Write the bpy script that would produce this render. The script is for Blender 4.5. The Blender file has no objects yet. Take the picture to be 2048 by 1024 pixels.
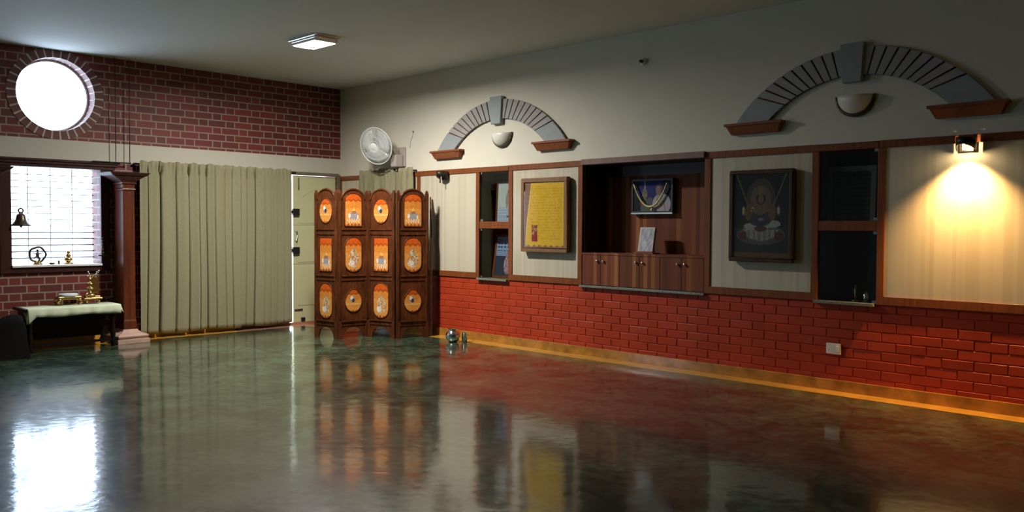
import bpy, bmesh, math, random
from mathutils import Vector, Matrix
random.seed(7)
S = bpy.context.scene
COL = S.collection
PI = math.pi

# ------------------------------------------------------------------ camera, world, exposure
cam = bpy.data.cameras.new('camera')
cam.sensor_width = 36.0
cam.lens = 36.0 * 1720.07 / 2048.0
cam.clip_start = 0.05
camo = bpy.data.objects.new('camera', cam)
COL.objects.link(camo)
R_ = Vector((0.70768779, 0.70650594, 0.00522934))
U_ = Vector((-0.02713695, 0.01978483, 0.99943591))
F_ = Vector((-0.70600395, 0.7074305, -0.0331739))
camo.matrix_world = Matrix(((R_.x, U_.x, -F_.x, 10.1207), (R_.y, U_.y, -F_.y, -6.7683),
                            (R_.z, U_.z, -F_.z, 1.3107), (0, 0, 0, 1)))
S.camera = camo

w = bpy.data.worlds.new('world')
S.world = w
w.use_nodes = True
bg = w.node_tree.nodes['Background']
bg.inputs[0].default_value = (0.64, 0.81, 1.0, 1)
bg.inputs[1].default_value = 5.6

S.view_settings.view_transform = 'Standard'
S.view_settings.look = 'None'
S.view_settings.gamma = 1.0
S.view_settings.use_curve_mapping = False
S.view_settings.exposure = 0.9
S.cycles.use_denoising = True
S.cycles.max_bounces = 8
S.cycles.diffuse_bounces = 5
S.cycles.glossy_bounces = 4
S.cycles.transparent_max_bounces = 12
S.cycles.sample_clamp_indirect = 6.0
S.cycles.caustics_reflective = False
S.cycles.caustics_refractive = False

LAMP_STRENGTH = 345.0          # ceiling lamp diffuser
LAMP_COLOR = (1.0, 0.96, 0.87)
SCONCE_POWER = 112.0
SCONCE_COLOR = (1.0, 0.57, 0.20)


def portal(name, loc, rot, sx, sy):
    l = bpy.data.lights.new(name, 'AREA')
    l.shape = 'RECTANGLE'
    l.size, l.size_y = sx, sy
    l.cycles.is_portal = True
    o = bpy.data.objects.new(name, l)
    o.location = loc
    o.rotation_euler = rot
    COL.objects.link(o)
    return o


# portals only guide the sampling of the daylight coming through the openings
portal('portal', (-0.26, -3.64, 1.405), (0, -PI / 2, 0), 1.05, 0.9)
portal('portal', (-0.26, -7.90, 1.265), (0, -PI / 2, 0), 1.33, 1.7)
portal('portal', (-0.26, -3.63, 2.726), (0, -PI / 2, 0), 0.8, 0.8)

# ------------------------------------------------------------------ materials
MATS = {}


def nt(name):
    m = bpy.data.materials.new(name)
    m.use_nodes = True
    MATS[name] = m
    t = m.node_tree
    return m, t, t.nodes['Principled BSDF']


def N(t, typ, **kw):
    n = t.nodes.new(typ)
    for k, v in kw.items():
        setattr(n, k, v)
    return n


def mathn(t, op, a, b=None, c=None):
    n = t.nodes.new('ShaderNodeMath')
    n.operation = op
    for i, v in enumerate((a, b, c)):
        if v is None:
            continue
        if isinstance(v, (int, float)):
            n.inputs[i].default_value = v
        else:
            t.links.new(v, n.inputs[i])
    return n.outputs[0]


def plain(name, col, rough=0.6, metal=0.0, spec=0.5, noise=0.0, nscale=20.0, bump=0.0, coat=0.0):
    m, t, p = nt(name)
    p.inputs['Base Color'].default_value = (*col, 1)
    p.inputs['Roughness'].default_value = rough
    p.inputs['Metallic'].default_value = metal
    p.inputs['Specular IOR Level'].default_value = spec
    p.inputs['Coat Weight'].default_value = coat
    if noise or bump:
        tc = N(t, 'ShaderNodeTexCoord')
        nz = N(t, 'ShaderNodeTexNoise')
        nz.inputs['Scale'].default_value = nscale
        nz.inputs['Detail'].default_value = 5
        t.links.new(tc.outputs['Object'], nz.inputs['Vector'])
        if noise:
            r = N(t, 'ShaderNodeValToRGB')
            r.color_ramp.elements[0].position = 0.3
            r.color_ramp.elements[1].position = 0.7
            r.color_ramp.elements[0].color = (*[c * (1 - noise) for c in col], 1)
            r.color_ramp.elements[1].color = (*[min(1, c * (1 + noise)) for c in col], 1)
            t.links.new(nz.outputs['Fac'], r.inputs[0])
            t.links.new(r.outputs[0], p.inputs['Base Color'])
        if bump:
            b = N(t, 'ShaderNodeBump')
            b.inputs['Strength'].default_value = bump
            b.inputs['Distance'].default_value = 0.01
            t.links.new(nz.outputs['Fac'], b.inputs['Height'])
            t.links.new(b.outputs[0], p.inputs['Normal'])
    return m


def wood(name, c1, c2, rough=0.35, scale=(18, 18, 1.2), coat=0.2):
    m, t, p = nt(name)
    tc = N(t, 'ShaderNodeTexCoord')
    mp = N(t, 'ShaderNodeMapping')
    mp.inputs['Scale'].default_value = scale
    nz = N(t, 'ShaderNodeTexNoise')
    nz.inputs['Scale'].default_value = 2.0
    nz.inputs['Detail'].default_value = 6
    nz.inputs['Roughness'].default_value = 0.65
    r = N(t, 'ShaderNodeValToRGB')
    r.color_ramp.elements[0].position = 0.32
    r.color_ramp.elements[1].position = 0.68
    r.color_ramp.elements[0].color = (*c1, 1)
    r.color_ramp.elements[1].color = (*c2, 1)
    t.links.new(tc.outputs['Object'], mp.inputs[0])
    t.links.new(mp.outputs[0], nz.inputs['Vector'])
    t.links.new(nz.outputs['Fac'], r.inputs[0])
    t.links.new(r.outputs[0], p.inputs['Base Color'])
    p.inputs['Roughness'].default_value = rough
    p.inputs['Coat Weight'].default_value = coat
    p.inputs['Coat Roughness'].default_value = 0.2
    p.inputs['Specular IOR Level'].default_value = 0.2
    return m


def strips(name, cols, width, rough=0.4, grain=0.25, axis=0, coat=0.15):
    """vertical laminate strips of varied colour"""
    m, t, p = nt(name)
    g = N(t, 'ShaderNodeNewGeometry')
    sp = N(t, 'ShaderNodeSeparateXYZ')
    t.links.new(g.outputs['Position'], sp.inputs[0])
    u = mathn(t, 'ADD', sp.outputs[0], sp.outputs[1])
    wv = mathn(t, 'MULTIPLY', u, 1.0 / width)
    n1 = N(t, 'ShaderNodeTexNoise')
    n1.inputs['Scale'].default_value = 1.0
    n1.inputs['Detail'].default_value = 3
    cx = N(t, 'ShaderNodeCombineXYZ')
    t.links.new(wv, cx.inputs[0])
    zz = mathn(t, 'MULTIPLY', sp.outputs[2], 0.35)
    t.links.new(zz, cx.inputs[2])
    t.links.new(cx.outputs[0], n1.inputs['Vector'])
    fl = mathn(t, 'FLOOR', mathn(t, 'MULTIPLY', wv, 0.9))
    wn = N(t, 'ShaderNodeTexWhiteNoise', noise_dimensions='1D')
    t.links.new(fl, wn.inputs['W'])
    f = mathn(t, 'ADD', mathn(t, 'MULTIPLY', n1.outputs['Fac'], grain),
              mathn(t, 'MULTIPLY', wn.outputs['Value'], 1 - grain))
    r = N(t, 'ShaderNodeValToRGB')
    el = r.color_ramp.elements
    while len(el) < len(cols):
        el.new(0.5)
    for i, c in enumerate(cols):
        el[i].position = 0.12 + 0.76 * i / (len(cols) - 1)
        el[i].color = (*c, 1)
    t.links.new(f, r.inputs[0])
    t.links.new(r.outputs[0], p.inputs['Base Color'])
    p.inputs['Roughness'].default_value = rough
    p.inputs['Coat Weight'].default_value = coat
    p.inputs['Specular IOR Level'].default_value = 0.25
    return m


def flemish(name, brick, brick2, mortar, z0=0.0):
    m, t, p = nt(name)
    L, Sh, g_, H = 0.216, 0.104, 0.014, 0.0845
    P = L + Sh + 2 * g_
    geo = N(t, 'ShaderNodeNewGeometry')
    sp = N(t, 'ShaderNodeSeparateXYZ')
    t.links.new(geo.outputs['Position'], sp.inputs[0])
    u = mathn(t, 'ADD', sp.outputs[1], sp.outputs[0])
    v = mathn(t, 'MULTIPLY', mathn(t, 'SUBTRACT', sp.outputs[2], z0), 1 / H)
    row = mathn(t, 'FLOOR', v)
    fv = mathn(t, 'SUBTRACT', v, row)
    odd = mathn(t, 'FLOORED_MODULO', row, 2.0)
    uu = mathn(t, 'ADD', mathn(t, 'ADD', u, 20.0), mathn(t, 'MULTIPLY', odd, P / 2))
    k = mathn(t, 'FLOOR', mathn(t, 'MULTIPLY', uu, 1 / P))
    lu = mathn(t, 'SUBTRACT', uu, mathn(t, 'MULTIPLY', k, P))
    a = mathn(t, 'LESS_THAN', lu, L)
    b = mathn(t, 'MULTIPLY', mathn(t, 'GREATER_THAN', lu, L + g_), mathn(t, 'LESS_THAN', lu, L + g_ + Sh))
    h = mathn(t, 'LESS_THAN', fv, 1 - g_ / H)
    isb = mathn(t, 'MULTIPLY', mathn(t, 'MAXIMUM', a, b), h)
    wn = N(t, 'ShaderNodeTexWhiteNoise', noise_dimensions='3D')
    cx = N(t, 'ShaderNodeCombineXYZ')
    t.links.new(k, cx.inputs[0])
    t.links.new(row, cx.inputs[1])
    t.links.new(a, cx.inputs[2])
    t.links.new(cx.outputs[0], wn.inputs['Vector'])
    mb = N(t, 'ShaderNodeMix', data_type='RGBA')
    mb.inputs[6].default_value = (*brick, 1)
    mb.inputs[7].default_value = (*brick2, 1)
    t.links.new(wn.outputs['Value'], mb.inputs[0])
    mx = N(t, 'ShaderNodeMix', data_type='RGBA')
    mx.inputs[6].default_value = (*mortar, 1)
    t.links.new(isb, mx.inputs[0])
    t.links.new(mb.outputs[2], mx.inputs[7])
    t.links.new(mx.outputs[2], p.inputs['Base Color'])
    p.inputs['Roughness'].default_value = 0.6
    bu = N(t, 'ShaderNodeBump')
    bu.inputs['Strength'].default_value = 0.5
    bu.inputs['Distance'].default_value = 0.004
    t.links.new(isb, bu.inputs['Height'])
    t.links.new(bu.outputs[0], p.inputs['Normal'])
    return m


def emissive(name, col, strength):
    m, t, p = nt(name)
    p.inputs['Base Color'].default_value = (*col, 1)
    p.inputs['Emission Color'].default_value = (*col, 1)
    p.inputs['Emission Strength'].default_value = strength
    return m


def pane(name, tint=(1, 1, 1), refl=0.06, rough=0.02):
    """clear glass sheet: see-through with a grazing-angle reflection"""
    m = bpy.data.materials.new(name)
    m.use_nodes = True
    MATS[name] = m
    t = m.node_tree
    t.nodes.clear()
    out = N(t, 'ShaderNodeOutputMaterial')
    tr = N(t, 'ShaderNodeBsdfTransparent')
    tr.inputs[0].default_value = (*tint, 1)
    gl = N(t, 'ShaderNodeBsdfGlossy')
    gl.inputs['Roughness'].default_value = rough
    ge = N(t, 'ShaderNodeNewGeometry')
    dt = N(t, 'ShaderNodeVectorMath', operation='DOT_PRODUCT')
    t.links.new(ge.outputs['Normal'], dt.inputs[0])
    t.links.new(ge.outputs['Incoming'], dt.inputs[1])
    k = mathn(t, 'POWER', mathn(t, 'SUBTRACT', 1.0, mathn(t, 'ABSOLUTE', dt.outputs['Value'])), 5.0)
    fre = mathn(t, 'ADD', mathn(t, 'MULTIPLY', k, 0.95 - refl), 0.042 + refl)
    mx = N(t, 'ShaderNodeMixShader')
    t.links.new(fre, mx.inputs[0])
    t.links.new(tr.outputs[0], mx.inputs[1])
    t.links.new(gl.outputs[0], mx.inputs[2])
    t.links.new(mx.outputs[0], out.inputs[0])
    return m


# painted pictures: colour comes from the mesh's own paint attribute
def paint_mat(name, rough=0.5, coat=0.0):
    m, t, p = nt(name)
    at = N(t, 'ShaderNodeAttribute')
    at.attribute_name = 'paint'
    t.links.new(at.outputs['Color'], p.inputs['Base Color'])
    p.inputs['Roughness'].default_value = rough
    p.inputs['Coat Weight'].default_value = coat
    p.inputs['Coat Roughness'].default_value = 0.05
    p.inputs['Specular IOR Level'].default_value = 0.15
    return m


cream = plain('cream_wall_paint', (0.72, 0.68, 0.57), 0.75, noise=0.03, nscale=3)
ceil_m = plain('ceiling_paint', (0.70, 0.70, 0.66), 0.85, noise=0.02, nscale=2)
shell_m = plain('dull_room_paint', (0.15, 0.14, 0.12), 0.85)
band_m = plain('cream_band_paint', (0.55, 0.52, 0.43), 0.75)
brick_l = flemish('red_brick_pale_joints', (0.10, 0.014, 0.010), (0.19, 0.022, 0.015), (0.28, 0.215, 0.165))
ring_b = plain('dark_red_brick', (0.15, 0.045, 0.04), 0.6, noise=0.2, nscale=8)
mortar = plain('pale_mortar', (0.52, 0.44, 0.36), 0.75)
red_m = plain('red_oxide_brick_paint', (0.45, 0.050, 0.017), 0.45, spec=0.22, noise=0.12, nscale=3, coat=0.0)
skirt_m = plain('ochre_marble', (0.42, 0.20, 0.035), 0.2, noise=0.35, nscale=7)
border_m = plain('yellow_marble', (0.62, 0.32, 0.05), 0.12, noise=0.15, nscale=6)
thresh_m = plain('pinkish_stone', (0.42, 0.20, 0.12), 0.15, noise=0.15, nscale=6)
frame_w = wood('reddish_brown_frame_wood', (0.15, 0.042, 0.012), (0.27, 0.080, 0.022), 0.5, coat=0.05)
dark_w = wood('dark_window_wood', (0.028, 0.010, 0.008), (0.065, 0.020, 0.014), 0.5, coat=0.0)
col_w = wood('polished_column_wood', (0.07, 0.018, 0.009), (0.15, 0.036, 0.015), 0.3, coat=0.2)
scr_w = wood('carved_screen_wood', (0.045, 0.013, 0.005), (0.15, 0.042, 0.012), 0.4, (14, 14, 3), coat=0.1)
black_w = wood('black_table_wood', (0.004, 0.003, 0.003), (0.009, 0.006, 0.005), 0.45, coat=0.0)
cream_l = strips('cream_striped_laminate', [(0.50, 0.44, 0.33), (0.58, 0.52, 0.40), (0.63, 0.57, 0.45)], 0.028, 0.45, 0.55)
niche_l = strips('brown_striped_laminate', [(0.10, 0.028, 0.014), (0.19, 0.055, 0.020), (0.17, 0.036, 0.018), (0.27, 0.085, 0.028), (0.40, 0.170, 0.060)], 0.040, 0.65, 0.30, coat=0.0)
niche_top = strips('greyish_brown_laminate', [(0.20, 0.12, 0.10), (0.26, 0.16, 0.13), (0.23, 0.10, 0.08)], 0.09, 0.4, 0.6)
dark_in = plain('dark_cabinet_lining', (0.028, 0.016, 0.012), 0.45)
ledge_m = plain('grey_green_granite', (0.20, 0.21, 0.16), 0.25, noise=0.3, nscale=60)
grey_b = plain('grey_stone_paint', (0.36, 0.34, 0.33), 0.7, noise=0.06, nscale=14)
keys_m = plain('blue_grey_stone_paint', (0.31, 0.34, 0.35), 0.7, noise=0.05, nscale=14)
maroon = plain('maroon_joint_paint', (0.12, 0.022, 0.018), 0.6)
corb_m = wood('terracotta_brown_corbel', (0.20, 0.060, 0.022), (0.31, 0.10, 0.04), 0.5, coat=0.0)
curt_m = plain('olive_grey_curtain_cloth', (0.285, 0.262, 0.155), 0.85, noise=0.06, nscale=60, bump=0.15)
door_m = plain('pale_yellow_green_door_paint', (0.58, 0.56, 0.33), 0.5)
door_g = plain('door_groove_shade', (0.30, 0.28, 0.16), 0.6)  # darker door colour, paints the shade of the grooves
olive = plain('olive_door_frame', (0.16, 0.14, 0.085), 0.55)
black = plain('black_iron', (0.012, 0.012, 0.012), 0.4)
steel = plain('polished_steel', (0.75, 0.75, 0.76), 0.12, 1.0)
chrome = plain('chrome', (0.85, 0.85, 0.85), 0.15, 1.0)
brass = plain('aged_brass', (0.62, 0.42, 0.16), 0.25, 1.0)
bronze = plain('dark_bronze', (0.10, 0.075, 0.05), 0.35, 0.8)
plastic_w = plain('ivory_plastic', (0.80, 0.77, 0.70), 0.35)
plastic_g = plain('warm_grey_plastic', (0.42, 0.37, 0.34), 0.4)
cloth_w = plain('pale_green_white_cloth', (0.66, 0.72, 0.52), 0.9, noise=0.08, nscale=9)
black_c = plain('black_cloth', (0.008, 0.007, 0.007), 0.95, spec=0.05)
stone_p = plain('pinkish_carved_stone', (0.50, 0.33, 0.26), 0.55, noise=0.12, nscale=10)
white_p = plain('white_enamel', (0.8, 0.8, 0.8), 0.35)
silver_f = plain('silver_picture_frame', (0.55, 0.53, 0.50), 0.3, 0.6)
garl = plain('sandalwood_garland', (0.80, 0.70, 0.36), 0.45)
darkfix = plain('dark_brown_metal', (0.05, 0.035, 0.028), 0.35, 0.5)
paint = paint_mat('painted_picture', 0.45)
paint_g = paint_mat('satin_print', 0.55, 0.0)
paint_c = paint_mat('printed_cloth', 0.8)
glass_w = pane('window_glass', (0.97, 0.98, 1.0), 0.0)
glass_c = pane('cabinet_glass', (0.86, 0.89, 0.87), 0.01)
glass_f = pane('picture_glass', (0.97, 0.97, 0.97), 0.01)
blade_m = plain('milky_blade_plastic', (0.52, 0.57, 0.58), 0.25, coat=0.3)
lamp_e = emissive('lit_lamp_diffuser', LAMP_COLOR, LAMP_STRENGTH)
bulb_e = emissive('lit_halogen_bulb', (1.0, 0.75, 0.42), 260.0)

# floor: polished dark green cement with cloudy mottling and pale specks
flo, t, p = nt('polished_green_cement')
geo = N(t, 'ShaderNodeNewGeometry')
n1 = N(t, 'ShaderNodeTexNoise')
n1.inputs['Scale'].default_value = 2.4
n1.inputs['Detail'].default_value = 9
n1.inputs['Roughness'].default_value = 0.68
n1.inputs['Distortion'].default_value = 0.5
t.links.new(geo.outputs['Position'], n1.inputs['Vector'])
r1 = N(t, 'ShaderNodeValToRGB')
r1.color_ramp.elements[0].position = 0.40
r1.color_ramp.elements[1].position = 0.66
r1.color_ramp.elements[0].color = (0.015, 0.034, 0.020, 1)
r1.color_ramp.elements[1].color = (0.105, 0.175, 0.108, 1)
t.links.new(n1.outputs['Fac'], r1.inputs[0])
n2 = N(t, 'ShaderNodeTexNoise')
n2.inputs['Scale'].default_value = 13
n2.inputs['Detail'].default_value = 6
t.links.new(geo.outputs['Position'], n2.inputs['Vector'])
mx = N(t, 'ShaderNodeMix', data_type='RGBA', blend_type='MULTIPLY')
mx.inputs[0].default_value = 0.8
r2 = N(t, 'ShaderNodeValToRGB')
r2.color_ramp.elements[0].position = 0.35
r2.color_ramp.elements[1].position = 0.62
r2.color_ramp.elements[0].color = (0.32, 0.32, 0.32, 1)
r2.color_ramp.elements[1].color = (1, 1, 1, 1)
t.links.new(n2.outputs['Fac'], r2.inputs[0])
t.links.new(r1.outputs[0], mx.inputs[6])
t.links.new(r2.outputs[0], mx.inputs[7])
vo = N(t, 'ShaderNodeTexVoronoi')
vo.inputs['Scale'].default_value = 2.2
t.links.new(geo.outputs['Position'], vo.inputs['Vector'])
speck = mathn(t, 'LESS_THAN', vo.outputs['Distance'], 0.018)
mx2 = N(t, 'ShaderNodeMix', data_type='RGBA')
t.links.new(speck, mx2.inputs[0])
t.links.new(mx.outputs[2], mx2.inputs[6])
mx2.inputs[7].default_value = (0.45, 0.46, 0.38, 1)
t.links.new(mx2.outputs[2], p.inputs['Base Color'])
rr = N(t, 'ShaderNodeMapRange')
rr.inputs['From Min'].default_value = 0.3
rr.inputs['From Max'].default_value = 0.7
rr.inputs['To Min'].default_value = 0.035
rr.inputs['To Max'].default_value = 0.13
t.links.new(n2.outputs['Fac'], rr.inputs[0])
t.links.new(rr.outputs[0], p.inputs['Coat Roughness'])
p.inputs['IOR'].default_value = 1.6
p.inputs['Roughness'].default_value = 0.30
p.inputs['Specular IOR Level'].default_value = 0.14
p.inputs['Coat Weight'].default_value = 1.0
p.inputs['Coat IOR'].default_value = 1.6
bu = N(t, 'ShaderNodeBump')
bu.inputs['Strength'].default_value = 0.10
bu.inputs['Distance'].default_value = 0.01
t.links.new(n2.outputs['Fac'], bu.inputs['Height'])
t.links.new(bu.outputs[0], p.inputs['Normal'])
t.links.new(bu.outputs[0], p.inputs['Coat Normal'])


# ------------------------------------------------------------------ mesh helpers
class MB:
    def __init__(s):
        s.v, s.f, s.m, s.sm = [], [], [], []

    def add(s, vs, fs, m=0, smooth=False):
        o = len(s.v)
        s.v += [tuple(v) for v in vs]
        for f in fs:
            s.f.append(tuple(i + o for i in f))
            s.m.append(m)
            s.sm.append(smooth)
        return s

    def box(s, x0, x1, y0, y1, z0, z1, m=0):
        v = [(x, y, z) for x in (x0, x1) for y in (y0, y1) for z in (z0, z1)]
        return s.add(v, [(0, 1, 3, 2), (4, 6, 7, 5), (0, 4, 5, 1), (2, 3, 7, 6), (0, 2, 6, 4), (1, 5, 7, 3)], m)

    def prism_y(s, pts, y0, y1, m=0):
        """polygon in x,z extruded along y"""
        n = len(pts)
        v = [(x, y0, z) for x, z in pts] + [(x, y1, z) for x, z in pts]
        f = [tuple(range(n - 1, -1, -1)), tuple(range(n, 2 * n))]
        f += [(i, (i + 1) % n, n + (i + 1) % n, n + i) for i in range(n)]
        return s.add(v, f, m)

    def prism_z(s, pts, z0, z1, m=0):
        n = len(pts)
        v = [(x, y, z0) for x, y in pts] + [(x, y, z1) for x, y in pts]
        f = [tuple(range(n - 1, -1, -1)), tuple(range(n, 2 * n))]
        f += [(i, (i + 1) % n, n + (i + 1) % n, n + i) for i in range(n)]
        return s.add(v, f, m)

    def lathe(s, prof, n=32, c=(0, 0, 0), m=0, smooth=True, a0=0.0, a1=2 * PI, axis='z'):
        full = abs((a1 - a0) - 2 * PI) < 1e-6
        k = n if full else n + 1
        vs = []
        for r, z in prof:
            for i in range(k):
                a = a0 + (a1 - a0) * i / n
                q = (r * math.cos(a), r * math.sin(a), z)
                if axis == 'y':
                    q = (q[0], q[2], q[1])
                vs.append((q[0] + c[0], q[1] + c[1], q[2] + c[2]))
        fs = []
        for j in range(len(prof) - 1):
            for i in range(n if full else n):
                i2 = (i + 1) % k
                fs.append((j * k + i, j * k + i2, (j + 1) * k + i2, (j + 1) * k + i))
        if full and prof[0] != prof[-1] and math.hypot(prof[0][0] - prof[-1][0], prof[0][1] - prof[-1][1]) > 1e-7:
            if prof[0][0] > 1e-6:
                fs.append(tuple(range(k - 1, -1, -1)))
            if prof[-1][0] > 1e-6:
                fs.append(tuple((len(prof) - 1) * k + i for i in range(k)))
        return s.add(vs, fs, m, smooth)

    def tube(s, pts, r, n=8, m=0, closed=False):
        pts = [Vector(q) for q in pts]
        vs, k = [], len(pts)
        rs = r if isinstance(r, (list, tuple)) else [r] * k
        for i, q in enumerate(pts):
            if closed:
                d = pts[(i + 1) % k] - pts[i - 1]
            else:
                d = pts[min(i + 1, k - 1)] - pts[max(i - 1, 0)]
            d.normalize()
            up = Vector((0, 0, 1)) if abs(d.z) < 0.9 else Vector((0, 1, 0))
            a = d.cross(up).normalized()
            b = d.cross(a)
            for j in range(n):
                t_ = 2 * PI * j / n
                vs.append(tuple(q + (a * math.cos(t_) + b * math.sin(t_)) * rs[i]))
        fs = []
        for i in range(k if closed else k - 1):
            i2 = (i + 1) % k
            for j in range(n):
                fs.append((i * n + j, i * n + (j + 1) % n, i2 * n + (j + 1) % n, i2 * n + j))
        if not closed:
            fs.append(tuple(range(n - 1, -1, -1)))
            fs.append(tuple((k - 1) * n + j for j in range(n)))
        return s.add(vs, fs, m, True)

    def ball(s, c, rx, ry=None, rz=None, n=12, m=0):
        ry = ry or rx
        rz = rz or rx
        vs, fs = [], []
        h = n // 2
        for j in range(h + 1):
            ph = PI * j / h
            for i in range(n):
                a = 2 * PI * i / n
                vs.append((c[0] + rx * math.sin(ph) * math.cos(a), c[1] + ry * math.sin(ph) * math.sin(a), c[2] + rz * math.cos(ph)))
        for j in range(h):
            for i in range(n):
                fs.append((j * n + i, (j + 1) * n + i, (j + 1) * n + (i + 1) % n, j * n + (i + 1) % n))
        return s.add(vs, fs, m, True)

    def build(s, name, mats, parent=None, bevel=0.0, solid=0.0, loc=None, rot=None):
        me = bpy.data.meshes.new(name)
        me.from_pydata(s.v, [], s.f)
        if not isinstance(mats, (list, tuple)):
            mats = [mats]
        for q in mats:
            me.materials.append(q)
        me.polygons.foreach_set('material_index', s.m)
        me.polygons.foreach_set('use_smooth', s.sm)
        bm = bmesh.new()
        bm.from_mesh(me)
        bmesh.ops.remove_doubles(bm, verts=bm.verts, dist=1e-6)
        bmesh.ops.recalc_face_normals(bm, faces=bm.faces)
        bm.to_mesh(me)
        bm.free()
        me.update()
        o = bpy.data.objects.new(name, me)
        COL.objects.link(o)
        if parent is not None:
            o.parent = parent
        if loc:
            o.location = loc
        if rot:
            o.rotation_euler = rot
        if bevel:
            b = o.modifiers.new('bevel', 'BEVEL')
            b.width = bevel
            b.segments = 2
            b.limit_method = 'ANGLE'
        if solid:
            b = o.modifiers.new('solidify', 'SOLIDIFY')
            b.thickness = solid
        return o


def tag(o, label, cat, group=None):
    o['label'] = label
    o['category'] = cat
    if group:
        o['group'] = group
    return o


def thing(name, label, cat, loc=(0, 0, 0), rz=0.0, group=None):
    o = bpy.data.objects.new(name, None)
    o.empty_display_size = 0.05
    COL.objects.link(o)
    o.location = loc
    o.rotation_euler = (0, 0, rz)
    return tag(o, label, cat, group)


def struct_empty(name, loc=(0, 0, 0), rz=0.0):
    o = bpy.data.objects.new(name, None)
    o.empty_display_size = 0.05
    COL.objects.link(o)
    o.location = loc
    o.rotation_euler = (0, 0, rz)
    o['kind'] = 'structure'
    return o


def struct(mb, name, mats, **kw):
    o = mb.build(name, mats, **kw)
    o['kind'] = 'structure'
    return o


def clone(src, name=None, loc=None, rz=None):
    def rec(o, par):
        c = o.copy()
        COL.objects.link(c)
        c.parent = par
        for ch in list(o.children):
            rec(ch, c)
        return c
    r = rec(src, None)
    if loc:
        r.location = loc
    if rz is not None:
        r.rotation_euler = (0, 0, rz)
    return r


def painting(w_, h_, fn, nx, nz, y=0.0, thick=0.004, hn=None):
    """flat sheet in x (-w/2..w/2), z (0..h), facing -y; fn(u,v)->rgb or None (outside). returns (mesh, colours)"""
    vs, fs, cs = [], [], []
    idx = {}

    def vi(i, j):
        if (i, j) not in idx:
            idx[(i, j)] = len(vs)
            vs.append((-w_ / 2 + w_ * i / nx, y, h_ * j / nz))
        return idx[(i, j)]
    for j in range(nz):
        for i in range(nx):
            c = fn((i + .5) / nx * 2 - 1, (j + .5) / nz)
            if c is None:
                continue
            fs.append((vi(i, j), vi(i + 1, j), vi(i + 1, j + 1), vi(i, j + 1)))
            cs.append(c)
    return vs, fs, cs


def make_painting(name, w_, h_, fn, nx, nz, mat, parent, loc=(0, 0, 0), rot=(0, 0, 0)):
    vs, fs, cs = painting(w_, h_, fn, nx, nz)
    me = bpy.data.meshes.new(name)
    me.from_pydata(vs, [], fs)
    me.materials.append(mat)
    ca = me.color_attributes.new('paint', 'FLOAT_COLOR', 'CORNER')
    k = 0
    for pi_, poly in enumerate(me.polygons):
        for _ in poly.loop_indices:
            ca.data[k].color = (*cs[pi_], 1)
            k += 1
    o = bpy.data.objects.new(name, me)
    COL.objects.link(o)
    o.parent = parent
    o.location = loc
    o.rotation_euler = rot
    md = o.modifiers.new('solidify', 'SOLIDIFY')
    md.thickness = 0.003
    md.offset = -1
    return o


def ell(u, v, cx, cy, rx, ry):
    return ((u - cx) / rx) ** 2 + ((v - cy) / ry) ** 2 < 1


def rnd(i, j, k=0):
    x = math.sin(i * 127.1 + j * 311.7 + k * 74.7) * 43758.5453
    return x - math.floor(x)


# ------------------------------------------------------------------ room shell
ZC = 3.2
XE, YB = 12.6, -9.6
struct(MB().box(-0.3, XE, YB, 0.5, -0.12, 0.0), 'floor', flo)
struct(MB().box(-0.3, XE, YB, 0.5, ZC, ZC + 0.12), 'ceiling', ceil_m)

# left wall (plane X = 0) with a window, a round window and a double door
wl = MB()
T = -0.25
wl.box(T, 0, YB, -8.75, 0, 2.02)
wl.box(T, 0, -7.05, -4.09, 0, 2.02)
wl.box(T, 0, -8.75, -7.05, 0, 0.60)
wl.box(T, 0, -8.75, -7.05, 1.93, 2.02)
wl.box(T, 0, -4.09, -3.19, 0, 0.88)
wl.box(T, 0, -4.09, -3.19, 1.93, 2.02)
wl.box(T, 0, -3.19, -1.50, 0, 2.02)
wl.box(T, 0, -0.07, 0.02, 0, 2.02)
wl.box(T, 0, -1.50, -0.07, 2.0, 2.02)
wl.box(T, 0.002, YB, 0.02, 2.02, 2.24, 1)
RC, RZ, RR, HS = -3.63, 2.726, 0.396, 0.4735
wl.box(T, 0, YB, RC - HS, 2.24, ZC)
wl.box(T, 0, RC + HS, 0.02, 2.24, ZC)
zl, zh = 2.24, ZC
n = 64
ci, co = [], []
for i in range(n):
    a = 2 * PI * (i + .5) / n
    ca_, sa_ = math.cos(a), math.sin(a)
    k = min(HS / max(abs(ca_), 1e-6), ((zh - RZ) if sa_ > 0 else (RZ - zl)) / max(abs(sa_), 1e-6))
    ci.append((RC + RR * ca_, RZ + RR * sa_))
    co.append((RC + k * ca_, RZ + k * sa_))
for i in range(n):
    j = (i + 1) % n
    q = [ci[i], co[i], co[j], ci[j]]
    wl.add([(0, a, b) for a, b in q] + [(T, a, b) for a, b in q],
           [(0, 1, 2, 3), (7, 6, 5, 4), (0, 3, 7, 4)])
# square corners left by the ray-cast outline
for sx in (-1, 1):
    for zz_ in (zl, zh):
        cand = [c_ for c_ in co if (c_[0] - RC) * sx > 0 and ((c_[1] - RZ) > 0) == (zz_ > RZ)]
        ax = max(cand, key=lambda c_: abs(c_[1] - RZ) * 10 - abs(c_[0] - RC) * 0 + (abs(c_[0] - RC) if abs(abs(c_[1] - RZ) - abs(zz_ - RZ)) < 1e-6 else -9))
        bx = max([c_ for c_ in cand if abs(abs(c_[0] - RC) - HS) < 1e-6], key=lambda c_: abs(c_[1] - RZ))
        kx = RC + sx * HS
        wl.add([(0, ax[0], ax[1]), (0, kx, zz_), (0, bx[0], bx[1])], [(0, 1, 2)])
struct(wl, 'wall_left', [brick_l, band_m])

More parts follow.
